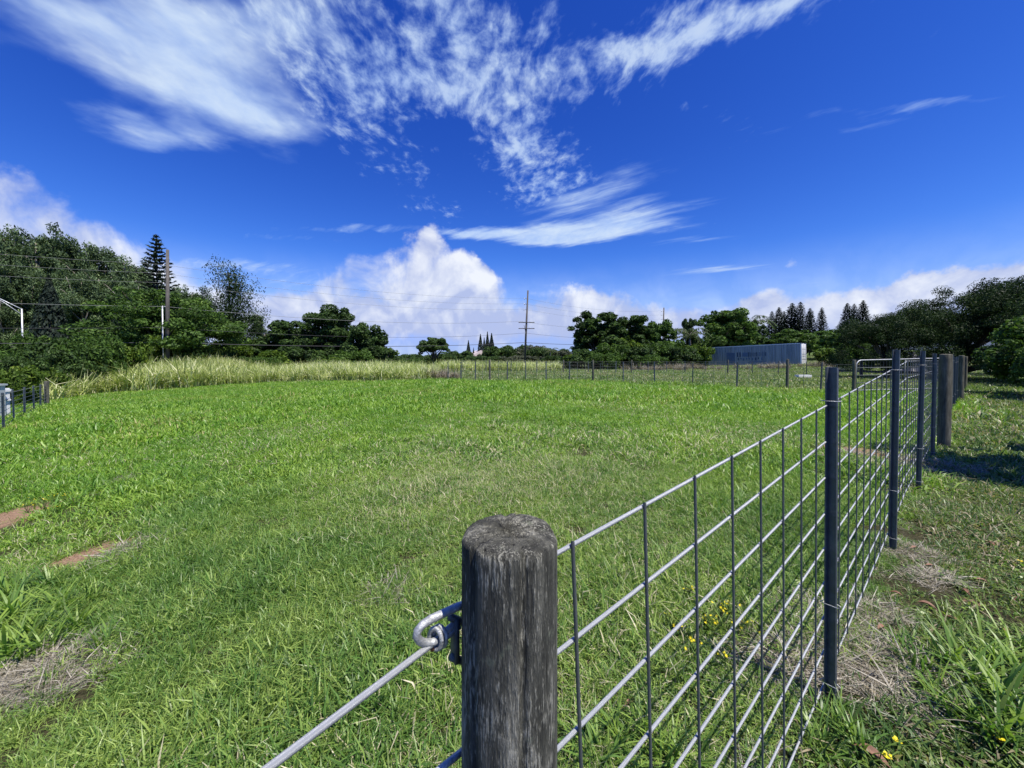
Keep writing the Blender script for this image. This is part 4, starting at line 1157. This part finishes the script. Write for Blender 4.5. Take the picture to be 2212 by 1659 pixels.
def put(name, lab, x, y, spec, cmat, sc_, rz, group=None, cat='tree', tmat='bark'):
    return tree(name, lab, Vector((x, y, gzf(x, y))), spec[0], spec[1], M[tmat], M[cmat], sc_, rz, group, cat)
put('spreading_tree', 'dark spreading tree with forked trunk just beyond the tube gate', 25.4, 26.0, spr[0], 'lf_shade', (.64, .64, .88), .3)
put('spreading_tree', 'dark spreading tree rising over the far end of the panel fence', 29.0, 25.0, spr[1], 'lf_shade', (.86, .86, 1.10), 1.4)
put('spreading_tree', 'tall dark tree over the shaded end of the grass path', 31.5, 22.0, spr[0], 'lf_shade', (.98, .95, 1.27), 2.2)
put('spreading_tree', 'dark tree at the edge of the path behind the sunlit green bush', 27.5, 17.8, spr[1], 'lf_shade', (.76, .74, 1.04), .8)
put('spreading_tree', 'dark tree far along the path in the deepest shade', 38.0, 33.0, spr[0], 'lf_shade', (1.1, 1.1, 1.05), 4.0)
put('spreading_tree', 'dark leafy tree beside the path, mostly past the bush', 22.5, 11.5, spr[0], 'lf_shade', (.52, .52, .80), 1.1)
bush = broad(95, 2.6, 3.4, .15, 46, 16000, .11, (.16, .28), .85, limbs=6, r0=.06)
put('shrub', 'green leafy bush at the sunlit edge of the grass path', 17.4, 11.9, bush, 'lf_mid', (.84, .84, 1.0), .2, cat='shrub')
put('shrub', 'dark leafy bush beneath the trees at the edge of the path', 19.3, 13.6, bush, 'lf_shade', (1.2, 1.2, 1.15), 1.7, cat='shrub')
put('leafy_tree', 'small tree beside the path that throws its shade across the grass', 8.6, 3.1, broad(96, 4.6, 3.6, 2.2, 40, 14000, .11, (.16, .28), .7, limbs=7, r0=.10), 'lf_mid', (1.35, 1.35, 1.05), .2)
put('leafy_tree', 'small tree beyond the path bush that shades the grass strip', 16.9, 8.9, broad(97, 3.6, 3.2, 1.6, 36, 12000, .11, (.16, .28), .7, limbs=7, r0=.10), 'lf_mid', (1, 1, 1), .2)

# ------------------------------------------------------------------ grass: many blades, planted patch by patch
def blades(seed, n, half, h, w, lean, curl, hv=.35, yoff=None, clump=None, lvar=.5):
    rs = np.random.default_rng(seed)
    if clump:
        k = clump[0]
        cc = rs.uniform(-half, half, (k, 2)); idx = rs.integers(0, k, n)
        b = cc[idx]+rs.normal(0, clump[1], (n, 2))
    else:
        b = rs.uniform(-half, half, (n, 2))
    az = rs.uniform(0, 2*math.pi, n)
    if yoff is not None: az = rs.normal(yoff, .55, n)
    hh = h*np.clip(1+rs.normal(0, hv, n), .3, 2.2); ww = w*rs.uniform(.65, 1.35, n)
    t0 = np.abs(rs.normal(lean, lean*lvar, n)); t1 = t0+np.abs(rs.normal(curl, curl*.5, n))
    d = np.stack([np.cos(az), np.sin(az)], 1)
    def step(t_): return np.stack([d[:, 0]*np.sin(t_), d[:, 1]*np.sin(t_), np.cos(t_)], 1)
    p0 = np.stack([b[:, 0], b[:, 1], np.full(n, -.01)], 1)
    p1 = p0+step(t0)*hh[:, None]*.5
    p2 = p1+step(t1)*hh[:, None]*.5
    p2[:, 2] = np.maximum(p2[:, 2], .004+rs.uniform(0, .01, n))
    rot = rs.normal(0, .5, n)
    sx = np.stack([-np.sin(az+rot), np.cos(az+rot), rs.normal(0, .25, n)], 1)
    V = np.stack([p0-sx*ww[:, None]*.35, p0+sx*ww[:, None]*.35, p1+sx*ww[:, None]*.5, p1-sx*ww[:, None]*.5, p2+sx*ww[:, None]*.08, p2-sx*ww[:, None]*.08], 1).reshape(-1, 3)
    i = np.arange(n)*6
    Q = np.stack([np.stack([i, i+1, i+2, i+3], 1), np.stack([i+3, i+2, i+4, i+5], 1)], 1).reshape(-1, 4)
    return V, Q, np.repeat(rs.random(n), 2)
def grassmat(name, green, yellow, straw, dry=.12, wscale=.5, trans=.35, deep=(.02, .04, .012), lush=None):
    m, t = material(name)
    r = t.n('Attribute', out=2, attribute_name='rnd')
    pos = t.n('NewGeometry', out=0)
    a = t.noise(pos, wscale, 4, .55); b_ = t.noise(pos, wscale*6, 3, .5); c_ = t.noise(t.vm('ADD', pos, (31, 7, 0)), wscale*.55, 3, .5)
    mixf = t.m('ADD', t.m('ADD', t.m('MULTIPLY', a, .9), t.m('MULTIPLY', b_, .5)), t.m('MULTIPLY', t.m('SUBTRACT', r, .5), .45))
    if lush:                                   # greener, less worn grass away from the fence corner
        fy = t.sstep(t.m('ADD', t.vm('LENGTH', t.vm('MULTIPLY', pos, (1, 1, 0)), out=1), t.m('MULTIPLY', t.m('SUBTRACT', a, .5), 8)) , 2.0, 10.0)
        col = t.mix(t.sstep(mixf, .50, .92), t.mix(fy, green, lush[0]), t.mix(fy, yellow, lush[1]))
    else:
        col = t.mix(t.sstep(mixf, .50, .92), green, yellow)
    r2 = t.m('FRACT', t.m('MULTIPLY', r, 7.31))
    col = t.mix(t.sstep(r2, .0, .35, .55, 0), col, deep)
    dryf = t.m('GREATER_THAN', t.m('ADD', t.m('FRACT', t.m('MULTIPLY', r, 17.7)), t.m('MULTIPLY', t.m('SUBTRACT', c_, .5), .9)), 1-dry)
    col = t.mix(dryf, col, straw)
    p = principled(t, col, .42, 0, .45)
    tr = t.n('BsdfTranslucent', {0: t.mix(1.0, col, (1.1, 1.25, .6), 'MULTIPLY')})
    t.n('OutputMaterial', {0: t.n('MixShader', {0: trans, 1: p, 2: tr})})
    return m
LUSH = ((.132, .290, .026), (.285, .440, .050))
M['g_near'] = grassmat('pasture_grass', (.112, .228, .042), (.325, .435, .100), (.56, .51, .33), .08, .5, .35, (.015, .032, .010), LUSH)
M['g_far'] = grassmat('pasture_grass_far', (.105, .225, .034), (.265, .400, .070), (.42, .40, .15), .03, .5, .35, (.035, .07, .012), LUSH)
M['g_back'] = grassmat('grazed_grass', (.125, .215, .055), (.225, .285, .090), (.36, .32, .19), .14, .25)
M['g_path'] = grassmat('path_grass', (.070, .145, .032), (.190, .270, .060), (.36, .30, .19), .16, .8)
M['g_straw'] = grassmat('dry_straw', (.20, .17, .125), (.37, .335, .265), (.48, .44, .36), .4, 2.0, .25, (.10, .085, .06))
M['g_cane'] = grassmat('tall_pale_grass', (.25, .33, .075), (.60, .64, .26), (.76, .75, .46), .30, .35, .35, (.06, .07, .025))
M['g_coarse'] = grassmat('coarse_grass', (.120, .235, .045), (.27, .39, .070), (.40, .36, .20), .06, .8, .38)
M['g_reed'] = grassmat('grey_reeds', (.15, .13, .085), (.33, .28, .21), (.40, .34, .27), .4, .5, .25, (.06, .05, .035))

def scatter(name, protos, pts, mat, label, cat, scl=None, seed=0, tilt=True):
    """one stuff object: the proto patches set out on its points"""
    rs = np.random.default_rng(seed)
    pts = np.asarray(pts, float); n = len(pts)
    me = bpy.data.meshes.new(name)
    me.vertices.add(n); me.vertices.foreach_set('co', pts.astype(np.float32).ravel())
    yaw = rs.uniform(0, 2*math.pi, n)
    e = .15
    gx = (gz(pts[:, 0]+e, pts[:, 1])-gz(pts[:, 0]-e, pts[:, 1]))/(2*e); gy = (gz(pts[:, 0], pts[:, 1]+e)-gz(pts[:, 0], pts[:, 1]-e))/(2*e)
    rot = np.zeros((n, 3), np.float32)
    for i in range(n):
        nrm = Vector((-gx[i], -gy[i], 1)).normalized()
        q = nrm.to_track_quat('Z', 'Y')
        ee = (q.to_matrix() @ Matrix.Rotation(yaw[i], 3, 'Z')).to_euler() if tilt else Euler((0, 0, yaw[i]))
        rot[i] = ee[:]
    a = me.attributes.new('rot', 'FLOAT_VECTOR', 'POINT'); a.data.foreach_set('vector', rot.ravel())
    hum = np.sin(pts[:, 0]*2.1+np.sin(pts[:, 1]*1.7))*np.sin(pts[:, 1]*2.6+np.sin(pts[:, 0]*1.3)+1)
    s_ = rs.uniform(.78, 1.2, n)*(1+.36*np.clip(hum, -.7, 1)) if scl is None else np.asarray(scl)
    a = me.attributes.new('scl', 'FLOAT', 'POINT'); a.data.foreach_set('value', s_.astype(np.float32))
    a = me.attributes.new('pick', 'INT', 'POINT'); a.data.foreach_set('value', rs.integers(0, len(protos), n).astype(np.int32))
    me.update()
    o = link(name, me, mat)
    tag(o, label, cat, kind='stuff')
    ng = bpy.data.node_groups.new(name+'_set_out', 'GeometryNodeTree')
    ng.interface.new_socket('Geometry', in_out='INPUT', socket_type='NodeSocketGeometry')
    ng.interface.new_socket('Geometry', in_out='OUTPUT', socket_type='NodeSocketGeometry')
    N = ng.nodes
    gi = N.new('NodeGroupInput'); go = N.new('NodeGroupOutput')
    iop = N.new('GeometryNodeInstanceOnPoints'); jg = N.new('GeometryNodeJoinGeometry')
    for pm__ in protos:
        oi = N.new('GeometryNodeObjectInfo'); oi.inputs[0].default_value = pm__; oi.inputs[1].default_value = True
        ng.links.new(oi.outputs['Geometry'], jg.inputs[0])
    def attr(nm, typ):
        nd = N.new('GeometryNodeInputNamedAttribute'); nd.data_type = typ; nd.inputs[0].default_value = nm
        return nd.outputs[0]
    ng.links.new(gi.outputs[0], iop.inputs['Points']); ng.links.new(jg.outputs[0], iop.inputs['Instance'])
    iop.inputs['Pick Instance'].default_value = True
    ng.links.new(attr('pick', 'INT'), iop.inputs['Instance Index'])
    ng.links.new(attr('rot', 'FLOAT_VECTOR'), iop.inputs['Rotation'])
    ng.links.new(attr('scl', 'FLOAT'), iop.inputs['Scale'])
    ng.links.new(iop.outputs[0], go.inputs[0])
    md = o.modifiers.new('set_out', 'NODES'); md.node_group = ng
    return o
def protos(name, k, mat, **kw):
    out = []
    for i in range(k):
        sd = kw.pop('seed', 0)+i*17+hash_(name)
        V, Q, r = blades(sd, **kw)
        me = np_mesh(name, V, Q, r); me.materials.append(mat)
        out.append(bpy.data.objects.new(name, me))
    return out
def hash_(s_): return sum(ord(c)*(i+3) for i, c in enumerate(s_)) % 9973
def jgrid(x0, x1, y0, y1, step, seed, keep):
    rs = np.random.default_rng(seed)
    X, Y = np.meshgrid(np.arange(x0, x1, step), np.arange(y0, y1, step))
    X = (X+rs.uniform(-.5, .5, X.shape)*step).ravel(); Y = (Y+rs.uniform(-.5, .5, Y.shape)*step).ravel()
    k = keep(X, Y)
    X, Y = X[k], Y[k]
    return np.stack([X, Y, gz(X, Y)], 1)
def in_poly(x, y, poly):
    x = np.asarray(x); y = np.asarray(y); c = np.zeros(x.shape, bool); n = len(poly)
    for i in range(n):
        x1, y1 = poly[i]; x2, y2 = poly[(i+1) % n]
        cond = ((y1 > y) != (y2 > y)) & (x < (x2-x1)*(y-y1)/((y2-y1) if y2 != y1 else 1e-9)+x1)
        c ^= cond
    return c
def fside(x, y): return (x-0)*NO2.x+(y-.52)*NO2.y           # > 0 on the path side of the fence
BARE = [(c_, r_) for c_, r_ in zip(SOIL, (.40, .55, .24, .55, .10, .05))]
STRAW = [(on_ground(40, 1480), .26), (on_ground(150, 1462), .12), (on_ground(1850, 1440), .10), (on_ground(1862, 1405), .09), (on_ground(1900, 1330), .07), (on_ground(1985, 1195), .15), (on_ground(2010, 1250), .08), (on_ground(40, 970), 1.0), (on_ground(120, 985), .8),
         (on_ground(825, 1290), .05), (on_ground(1650, 1430), .12), (on_ground(1720, 1330), .15), (on_ground(1700, 1400), .14), (on_ground(280, 1035), .14), (on_ground(300, 1190), .10), (on_ground(250, 1200), .10), (on_ground(1870, 990), .5), (on_ground(1880, 1480), .10), (on_ground(2020, 1010), .35), (on_ground(1920, 1420), .12)]
def bare(x, y, lst=BARE, k=1.0):
    m_ = np.zeros(np.shape(x), bool)
    for c, r in lst: m_ |= np.hypot(x-c.x, y-c.y) < r*k
    return m_
fr = lambda X, Y, m_=1.55: (np.abs(X) < m_*np.maximum(Y, 0)+1.6)
GL = 'short green pasture grass'
pr = protos('grass_patch', 6, M['g_near'], n=1100, half=.17, h=.070, w=.0046, lean=.75, curl=.75, hv=.42, clump=(60, .022))
scatter('pasture_grass', pr, jgrid(-9, 7, -.4, 5.6, .205, 1, lambda X, Y: fr(X, Y) & (fside(X, Y) < -.02) & (np.hypot(X, Y) < 5.6) & ~bare(X, Y) & ~bare(X, Y, STRAW[:2]+STRAW[2:7]+STRAW[10:13], 1.0)), M['g_near'], 'short matted green pasture grass filling the near paddock', 'grass', seed=1)
pr2 = protos('grass_patch', 5, M['g_near'], n=900, half=.36, h=.085, w=.0095, lean=.7, curl=.7, hv=.40, clump=(70, .05))
scatter('pasture_grass', pr2, jgrid(-16, 14, 2, 13, .42, 2, lambda X, Y: fr(X, Y) & (fside(X, Y) < -.02) & (np.hypot(X, Y) >= 5.3) & (np.hypot(X, Y) < 12.2) & ~bare(X, Y)), M['g_near'], 'green pasture grass in the middle of the paddock', 'grass', seed=2)
# edges of the far tall grass and of the paddock
EDGE = [on_ground(x, y) for x, y in ((100, 868), (150, 858), (200, 852), (270, 847), (340, 843), (420, 837), (500, 831), (600, 826), (700, 823), (800, 822.5), (870, 822), (940, 822))]
BANK = [(p.x, p.y) for p in EDGE]
backs = [(x*1.40, y*1.40+1) for x, y in BANK[::-1]]
POLY = BANK+backs
PADDOCK = [(p.x, p.y) for p in EDGE]+[(p.x, p.y) for p in FFP]+[(FL(25).x, FL(25).y), (0, .5), (-3, -2), (-40, -2), (-40, 20)]
pr3 = protos('grass_patch', 5, M['g_far'], n=900, half=.85, h=.12, w=.020, lean=.6, curl=.6, hv=.4, clump=(80, .10))
scatter('pasture_grass', pr3, jgrid(-45, 20, 5, 40, .85, 3, lambda X, Y: fr(X, Y) & in_poly(X, Y, PADDOCK) & (np.hypot(X, Y) >= 11.8)), M['g_far'], 'brighter green pasture grass towards the far fence', 'grass', seed=3)
pr4 = protos('grass_patch', 4, M['g_back'], n=800, half=1.3, h=.12, w=.030, lean=.6, curl=.6, hv=.5, clump=(70, .12))
scatter('grazed_grass', pr4, jgrid(-70, 95, 8, 90, 1.45, 4, lambda X, Y: fr(X, Y) & ~in_poly(X, Y, PADDOCK) & (fside(X, Y) < 2.5) & (np.hypot(X, Y) >= 12)), M['g_back'], 'duller grazed grass of the ground beyond the paddock fences', 'grass', seed=4)
# path side
pr5 = protos('grass_patch', 6, M['g_path'], n=520, half=.17, h=.055, w=.006, lean=.9, curl=.8, hv=.5, clump=(40, .025))
scatter('path_grass', pr5, jgrid(-2, 10, -.6, 7, .22, 5, lambda X, Y: fr(X, Y) & (fside(X, Y) >= -.02) & (np.hypot(X, Y) < 6.6) & ~bare(X, Y) & ~bare(X, Y, STRAW, .6)), M['g_path'], 'thin worn grass and creeping weeds of the path beside the fence', 'grass', seed=5)
pr6 = protos('grass_patch', 5, M['g_path'], n=800, half=.42, h=.07, w=.012, lean=.8, curl=.7, hv=.45, clump=(60, .06))
scatter('path_grass', pr6, jgrid(2, 45, 2, 45, .50, 6, lambda X, Y: fr(X, Y) & (fside(X, Y) >= -.02) & (fside(X, Y) < 14) & (np.hypot(X, Y) >= 6.4) & ~bare(X, Y)), M['g_path'], 'short grass strip of the path running on to the dark trees', 'grass', seed=6)
# broad small leaves of creeping weeds on the path
def weed_leaves(seed, n, half, size):
    rs = np.random.default_rng(seed)
    P_ = np.stack([rs.uniform(-half, half, n), rs.uniform(-half, half, n), np.abs(rs.normal(.022, .014, n))], 1)
    V, Q = leaves(P_, np.tile([0, 0, 1.0], (n, 1)), size*rs.uniform(.5, 1.3, n), .75, rs, .4)
    return V, Q, rs.random(n)
wp = []
for i in range(4):
    V, Q, r = weed_leaves(200+i, 70, .16, .026)
    me = np_mesh('weed_patch', V, Q, r); me.materials.append(M['g_coarse']); wp.append(bpy.data.objects.new('weed_patch', me))
rw = np.random.default_rng(77)
scatter('creeping_weeds', wp, jgrid(-.5, 14, .6, 14, .30, 7, lambda X, Y: fr(X, Y) & (fside(X, Y) > .12) & (fside(X, Y) < 6) & (np.sin(X*1.9+1)+np.sin(Y*2.3+X)+np.sin(X*.7-Y*1.1) > -.4)), M['g_coarse'], 'low creeping broad-leaved weeds on the worn path', 'weeds', seed=7)
scatter('creeping_weeds', wp, jgrid(-6, 6, 1, 6, .40, 8, lambda X, Y: fr(X, Y) & (fside(X, Y) < -.1) & (np.sin(X*2.3+2)+np.sin(Y*2.9+X)+np.sin(X*1.1-Y*1.7) > 1.2)), M['g_coarse'], 'small broad-leaved weeds among the near pasture grass', 'weeds', seed=8)
# dry straw
ps = protos('straw_patch', 4, M['g_straw'], n=190, half=.11, h=.10, w=.0040, lean=1.38, curl=.12, hv=.5, lvar=.10)
sp_pts = []
rs = np.random.default_rng(12)
for c, r in STRAW:
    k = int(max(4, min(160, 3.14*r*r/.0075)))
    if r > .4: k = int(3.14*r*r/.05)
    for _ in range(k):
        a, q = rs.uniform(0, 6.28), r*math.sqrt(rs.random())
        x, y = c.x+q*math.cos(a)*1.3, c.y+q*math.sin(a)*.8
        sp_pts.append((x, y, gzf(x, y)+.003+.02*rs.random()))
for t_ in np.arange(.9, 16, .22):                            # litter along the foot of the fence
    for _ in range(1):
        q = FL(t_+rs.uniform(-.1, .1), rs.normal(-.04, .08)); sp_pts.append((q.x, q.y, gzf(q.x, q.y)+.002))
scatter('dry_straw', ps, sp_pts, M['g_straw'], 'bleached dry straw lying along the foot of the fence and in bare patches', 'straw', seed=9)
rz_ = np.random.default_rng(21); stray = []
for c, r in BARE[:2]:
    for _ in range(26):
        a, q = rz_.uniform(0, 6.28), r*rz_.uniform(.55, 1.0)
        stray.append((c.x+q*math.cos(a), c.y+q*math.sin(a), gzf(c.x+q*math.cos(a), c.y+q*math.sin(a))))
psy = protos('grass_patch', 3, M['g_near'], n=34, half=.09, h=.06, w=.005, lean=.8, curl=.7, hv=.5)
scatter('pasture_grass', psy, stray, M['g_near'], 'thin stray grass blades around the edges of the orange bare soil', 'grass', seed=31)
# tall pale grass bank
pt = protos('tall_grass_clump', 5, M['g_cane'], n=190, half=.55, h=1.15, w=.045, lean=.28, curl=.85, hv=.35, clump=(16, .14))
BP = jgrid(-62, -2, 18, 58, .72, 10, lambda X, Y: in_poly(X, Y, POLY))
bx = BP[:, 0]/BP[:, 1]
hs_ = np.interp(bx, [-1.3, -1.0, -.85, -.7, -.6, -.5, -.4, -.3, -.2], [.95, 1.25, 1.35, 1.0, .85, .95, .80, .72, .60])
rb = np.random.default_rng(13)
scatter('tall_pale_grass', pt, BP, M['g_cane'], 'bank of tall pale yellow-green grass along the far left edge of the paddock', 'tall grass', scl=hs_*rb.uniform(.75, 1.15, len(BP)), seed=10, tilt=False)
# second bank and reeds beyond the far fence
e2 = [at(x, 800, Y) for x, Y in ((960, 36), (1060, 40), (1205, 42), (1205, 47), (1060, 46), (950, 42))]
P2 = [(p.x, p.y) for p in e2]
BP2 = jgrid(-12, 8, 34, 50, .75, 11, lambda X, Y: in_poly(X, Y, P2))
scatter('tall_pale_grass', pt, BP2, M['g_cane'], 'low strip of tall pale grass behind the far fence below the middle pole', 'tall grass', scl=np.full(len(BP2), .75), seed=11, tilt=False)
ptr = protos('reed_clump', 4, M['g_reed'], n=150, half=.5, h=1.0, w=.035, lean=.22, curl=.6, hv=.4, clump=(12, .12))
rp_ = []
for (x0, x1, Y0, Y1, k) in ((905, 985, 25.5, 27.5, 22), (1350, 1500, 42, 44, 22), (1500, 1790, 44, 47, 30), (1400, 1512, 46, 52, 50), (1790, 1850, 38, 44, 20)):
    for _ in range(k):
        Y = rs.uniform(Y0, Y1); x = (rs.uniform(x0, x1)-1106)/F*Y
        rp_.append((x, Y, gzf(x, Y)))
scatter('grey_reeds', ptr, rp_, M['g_reed'], 'greyish dry reeds and weeds at the edges of the back paddock', 'weeds', scl=rs.uniform(.3, .65, len(rp_)), seed=14, tilt=False)

# ------------------------------------------------------------------ coarse tufts, flowering weeds, dead leaves
def tuft_mesh(seed, n, h, w, lean=.55):
    rs = np.random.default_rng(seed)
    V, Q, R_ = [], [], []
    for i in range(n):
        a = rs.uniform(0, 6.28); L = h*rs.uniform(.55, 1.25); ww = w*rs.uniform(.6, 1.2); th = abs(rs.normal(lean, .3)); cu = rs.uniform(.5, 1.5)
        p = np.array([rs.normal(0, h*.10), rs.normal(0, h*.10), -.01])
        sd = np.array([-math.sin(a), math.cos(a), rs.normal(0, .2)])
        o = len(V); k = 6
        rv = rs.random()
        for j in range(k+1):
            f = j/k
            wid = ww*(.55+.9*f if f < .4 else (1-f)*1.55+.02)*.5
            V += [p-sd*wid, p+sd*wid]
            t_ = th+cu*f*f
            p = p+np.array([math.cos(a)*math.sin(t_), math.sin(a)*math.sin(t_), math.cos(t_)])*L/k
            p[2] = max(p[2], .012)
        for j in range(k):
            Q.append((o+2*j, o+2*j+1, o+2*j+3, o+2*j+2)); R_.append(rv)
    return np_mesh('leaf_blades', np.array(V), np.array(Q), R_, smooth=True)
tm_ = [tuft_mesh(300+i, 34, .27, .015, .72) for i in range(4)]
ts_ = [tuft_mesh(320+i, 16, .17, .009, .35) for i in range(2)]
for m_ in tm_+ts_: m_.materials.append(M['g_coarse'])
def tuft(px_, py_, k, s_, lab, grp, small=False):
    p = on_ground(px_, py_)
    o = link('grass_tuft', (ts_ if small else tm_)[k % (2 if small else 4)])
    o.location = p; o.rotation_euler = (0, 0, k*1.7+px_); o.scale = (s_, s_, s_)
    tag(o, lab, 'grass tuft', grp)
for i, (x, y, s_) in enumerate([(30, 1330, 1.25), (70, 1365, 1.1), (15, 1425, 1.2), (130, 1315, 1.0), (100, 1268, 1.0), (190, 1300, .8), (20, 1290, 1.2), (60, 1420, 1.0), (110, 1400, .9), (230, 1400, .8), (160, 1360, .9), (-30, 1370, 1.2)]):
    tuft(x, y, i, s_, 'broad-bladed grass tuft in the coarse clump beside the orange bare soil', 'coarse tufts by the bare soil')
for i, (x, y, s_) in enumerate([(1295, 1640, .8), (1340, 1600, .7), (1420, 1640, .75), (1390, 1580, .6), (1480, 1650, .7), (1250, 1600, .6)]):
    tuft(x, y, i+3, s_, 'broad-bladed grass tuft growing through the wire panel by the corner post', 'coarse tufts under the wire panel')
for i, (x, y, s_) in enumerate([(1990, 1450, .8), (2050, 1440, .9), (2110, 1480, 1.0), (2170, 1515, 1.0), (1950, 1400, .6), (2150, 1600, .95), (2205, 1460, .9), (2030, 1520, .7), (2090, 1560, .8), (2210, 1580, 1.0), (2140, 1430, .8), (2200, 1400, .7)]):
    tuft(x, y, i+1, s_, 'broad-bladed grass tuft sprawling over the worn path beside the steel posts', 'coarse tufts on the path')
for i, (x, y, s_) in enumerate([(1830, 1590, .6), (1790, 1560, .55), (1860, 1630, .65), (1760, 1620, .6), (1815, 1535, .45)]):
    tuft(x, y, i+2, s_, 'bright grass tuft at the foot of the first steel post', 'tufts at the first steel post')
for (x, y, s_, lab) in [(130, 1060, 1.1, 'lone upright tuft standing in the short pasture far beyond the bare soil'), (690, 1062, .55, 'single small tuft in the open middle of the paddock'), (412, 1425, .9, 'single upright tuft right of the coarse clump'), (300, 1105, 1.0, 'pale arching tuft just beyond the bare soil')]:
    tuft(x, y, 2, s_, lab, None, True)

M['stem'] = leafmat('weed_leaves', [(0, (.04, .08, .02)), (.5, (.08, .15, .03)), (1, (.14, .22, .05))], .3, .5)
def weed(px_, py_, seed, h, nf_, lab, grp):
    p = on_ground(px_, py_); rs = np.random.default_rng(seed)
    e = empty('flowering_weed', p, seed, lab, 'flowering weed', grp)
    b = MB(); tips = []
    for k in range(nf_):
        a = rs.uniform(0, 6.28); r = h*rs.uniform(.1, .55)
        tip = Vector((r*math.cos(a), r*math.sin(a), h*rs.uniform(.7, 1.05))); tips.append(tip)
        b.tube([(0, 0, -.01), (tip.x*.4, tip.y*.4, tip.z*.55), tip], [.0022, .0017, .001], 5, False)
    n = 46
    f = rs.random(n); ti = rs.integers(0, nf_, n)
    P_ = np.array([np.array(tips[t_])*np.array([q, q, q]) for t_, q in zip(ti, f)])+rs.normal(0, h*.06, (n, 3))
    P_[:, 2] = np.maximum(P_[:, 2], .01)
    V, Q = leaves(P_, np.tile([0, 0, 1.0], (n, 1)), h*.17, .3, rs, .6)
    link('leaf_blades', np_mesh('leaf_blades', V, Q, rs.random(n)), M['stem'], e)
    b.build('stem', M['stem'], e)
    for tip in tips:
        c = MB(); k = 9; R_ = .0095*rs.uniform(.8, 1.2)
        vs = [(0, 0, .001)]
        for j in range(k):
            a = 2*math.pi*j/k
            vs += [(R_*.35*math.cos(a-.3), R_*.35*math.sin(a-.3), .001), (R_*math.cos(a), R_*math.sin(a), .003), (R_*.35*math.cos(a+.3), R_*.35*math.sin(a+.3), .001)]
        c.add(vs, [(0, 1+3*j, 2+3*j, 3+3*j) for j in range(k)])
        o = c.build('flower', M['petal'], e, False); o.location = tip; o.rotation_euler = (rs.normal(0, .5), rs.normal(0, .5), 0)
for i, (x, y) in enumerate([(1556, 1345), (1568, 1375), (1622, 1390), (1462, 1385), (1490, 1425), (1482, 1300), (1521, 1370), (1566, 1440), (1450, 1375), (1575, 1335)]):
    weed(x, y, 40+i, .10, 6 if i % 3 else 9, 'small weed with yellow flowers in the grass behind the wire panel', 'yellow flowering weeds behind the panel')
for i, (x, y) in enumerate([(75, 1092), (95, 1100), (112, 1090), (122, 1112), (60, 1108), (140, 1085)]):
    weed(x, y, 60+i, .12, 6, 'small weed with yellow flowers at the edge of the orange bare soil', 'yellow flowering weeds by the bare soil')
for (x, y, lab) in [(1938, 1618, 'single low yellow flower in the tufts below the first steel post'), (2160, 1614, 'single low yellow flower among the sprawling path tufts'), (2203, 1222, 'single yellow flower on the weedy edge of the path'), (1916, 1652, 'yellow flower beside the large curled brown leaf')]:
    p = on_ground(x, y)
    e = empty('yellow_flower', p+Vector((0, 0, .03)), 0, lab, 'flower')
    for j in range(5):
        a = 2*math.pi*j/5; b = MB(); r_ = .013
        b.add([(0, 0, 0), (r_*math.cos(a-.5), r_*math.sin(a-.5), .004), (r_*1.25*math.cos(a), r_*1.25*math.sin(a), .007), (r_*math.cos(a+.5), r_*math.sin(a+.5), .004)], [(0, 1, 2, 3)])
        b.build('petal', M['petal'], e, False)
    b = MB(); b.tube([(0, 0, -.04), (0, 0, 0)], .0018, 6); b.build('stem', M['stem'], e)
def dead_leaf(px_, py_, L, rz, lab, grp=None):
    p = on_ground(px_, py_)
    V = []; n = 9
    for i in range(n):
        f = i/(n-1)
        wv = L*.30*math.sin(math.pi*min(f*1.05, 1))**.8+.0005
        z = .018+L*.16*math.sin(f*2.6)
        for s_ in (-1, -.5, 0, .5, 1):
            V.append((L*(f-.5), wv*s_*.6, z+abs(s_)*wv*.5))
    Q = [(i*5+j, i*5+j+1, (i+1)*5+j+1, (i+1)*5+j) for i in range(n-1) for j in range(4)]
    e = empty('dead_leaf', p, rz, lab, 'dead leaf', grp)
    link('blade', np_mesh('blade', np.array(V), np.array(Q), smooth=True), M['brown_leaf'], e)
    b = MB(); b.tube([(-L*.5-.02, 0, .012), (L*.35, 0, .020+L*.13)], .0012, 5, False); b.build('midrib', M['brown_leaf'], e)
dead_leaf(1880, 1648, .11, 2.4, 'large curled pinkish brown dead leaf in the tufts below the first steel post')
dead_leaf(2002, 1316, .08, 2.3, 'curled brown dead leaf on the worn path beyond the straw')
dead_leaf(1359, 1530, .05, .4, 'small reddish dead leaf in the grass right of the corner post')
for i, (x, y) in enumerate([(1975, 1190), (2085, 1285), (2120, 1262), (2190, 1300), (2055, 1345), (1905, 1365), (2140, 1180), (2010, 1230), (2170, 1370), (1935, 1290)]):
    dead_leaf(x, y, .06, i*1.3, 'small brown dead leaf scattered on the worn path', 'dead leaves on the path')
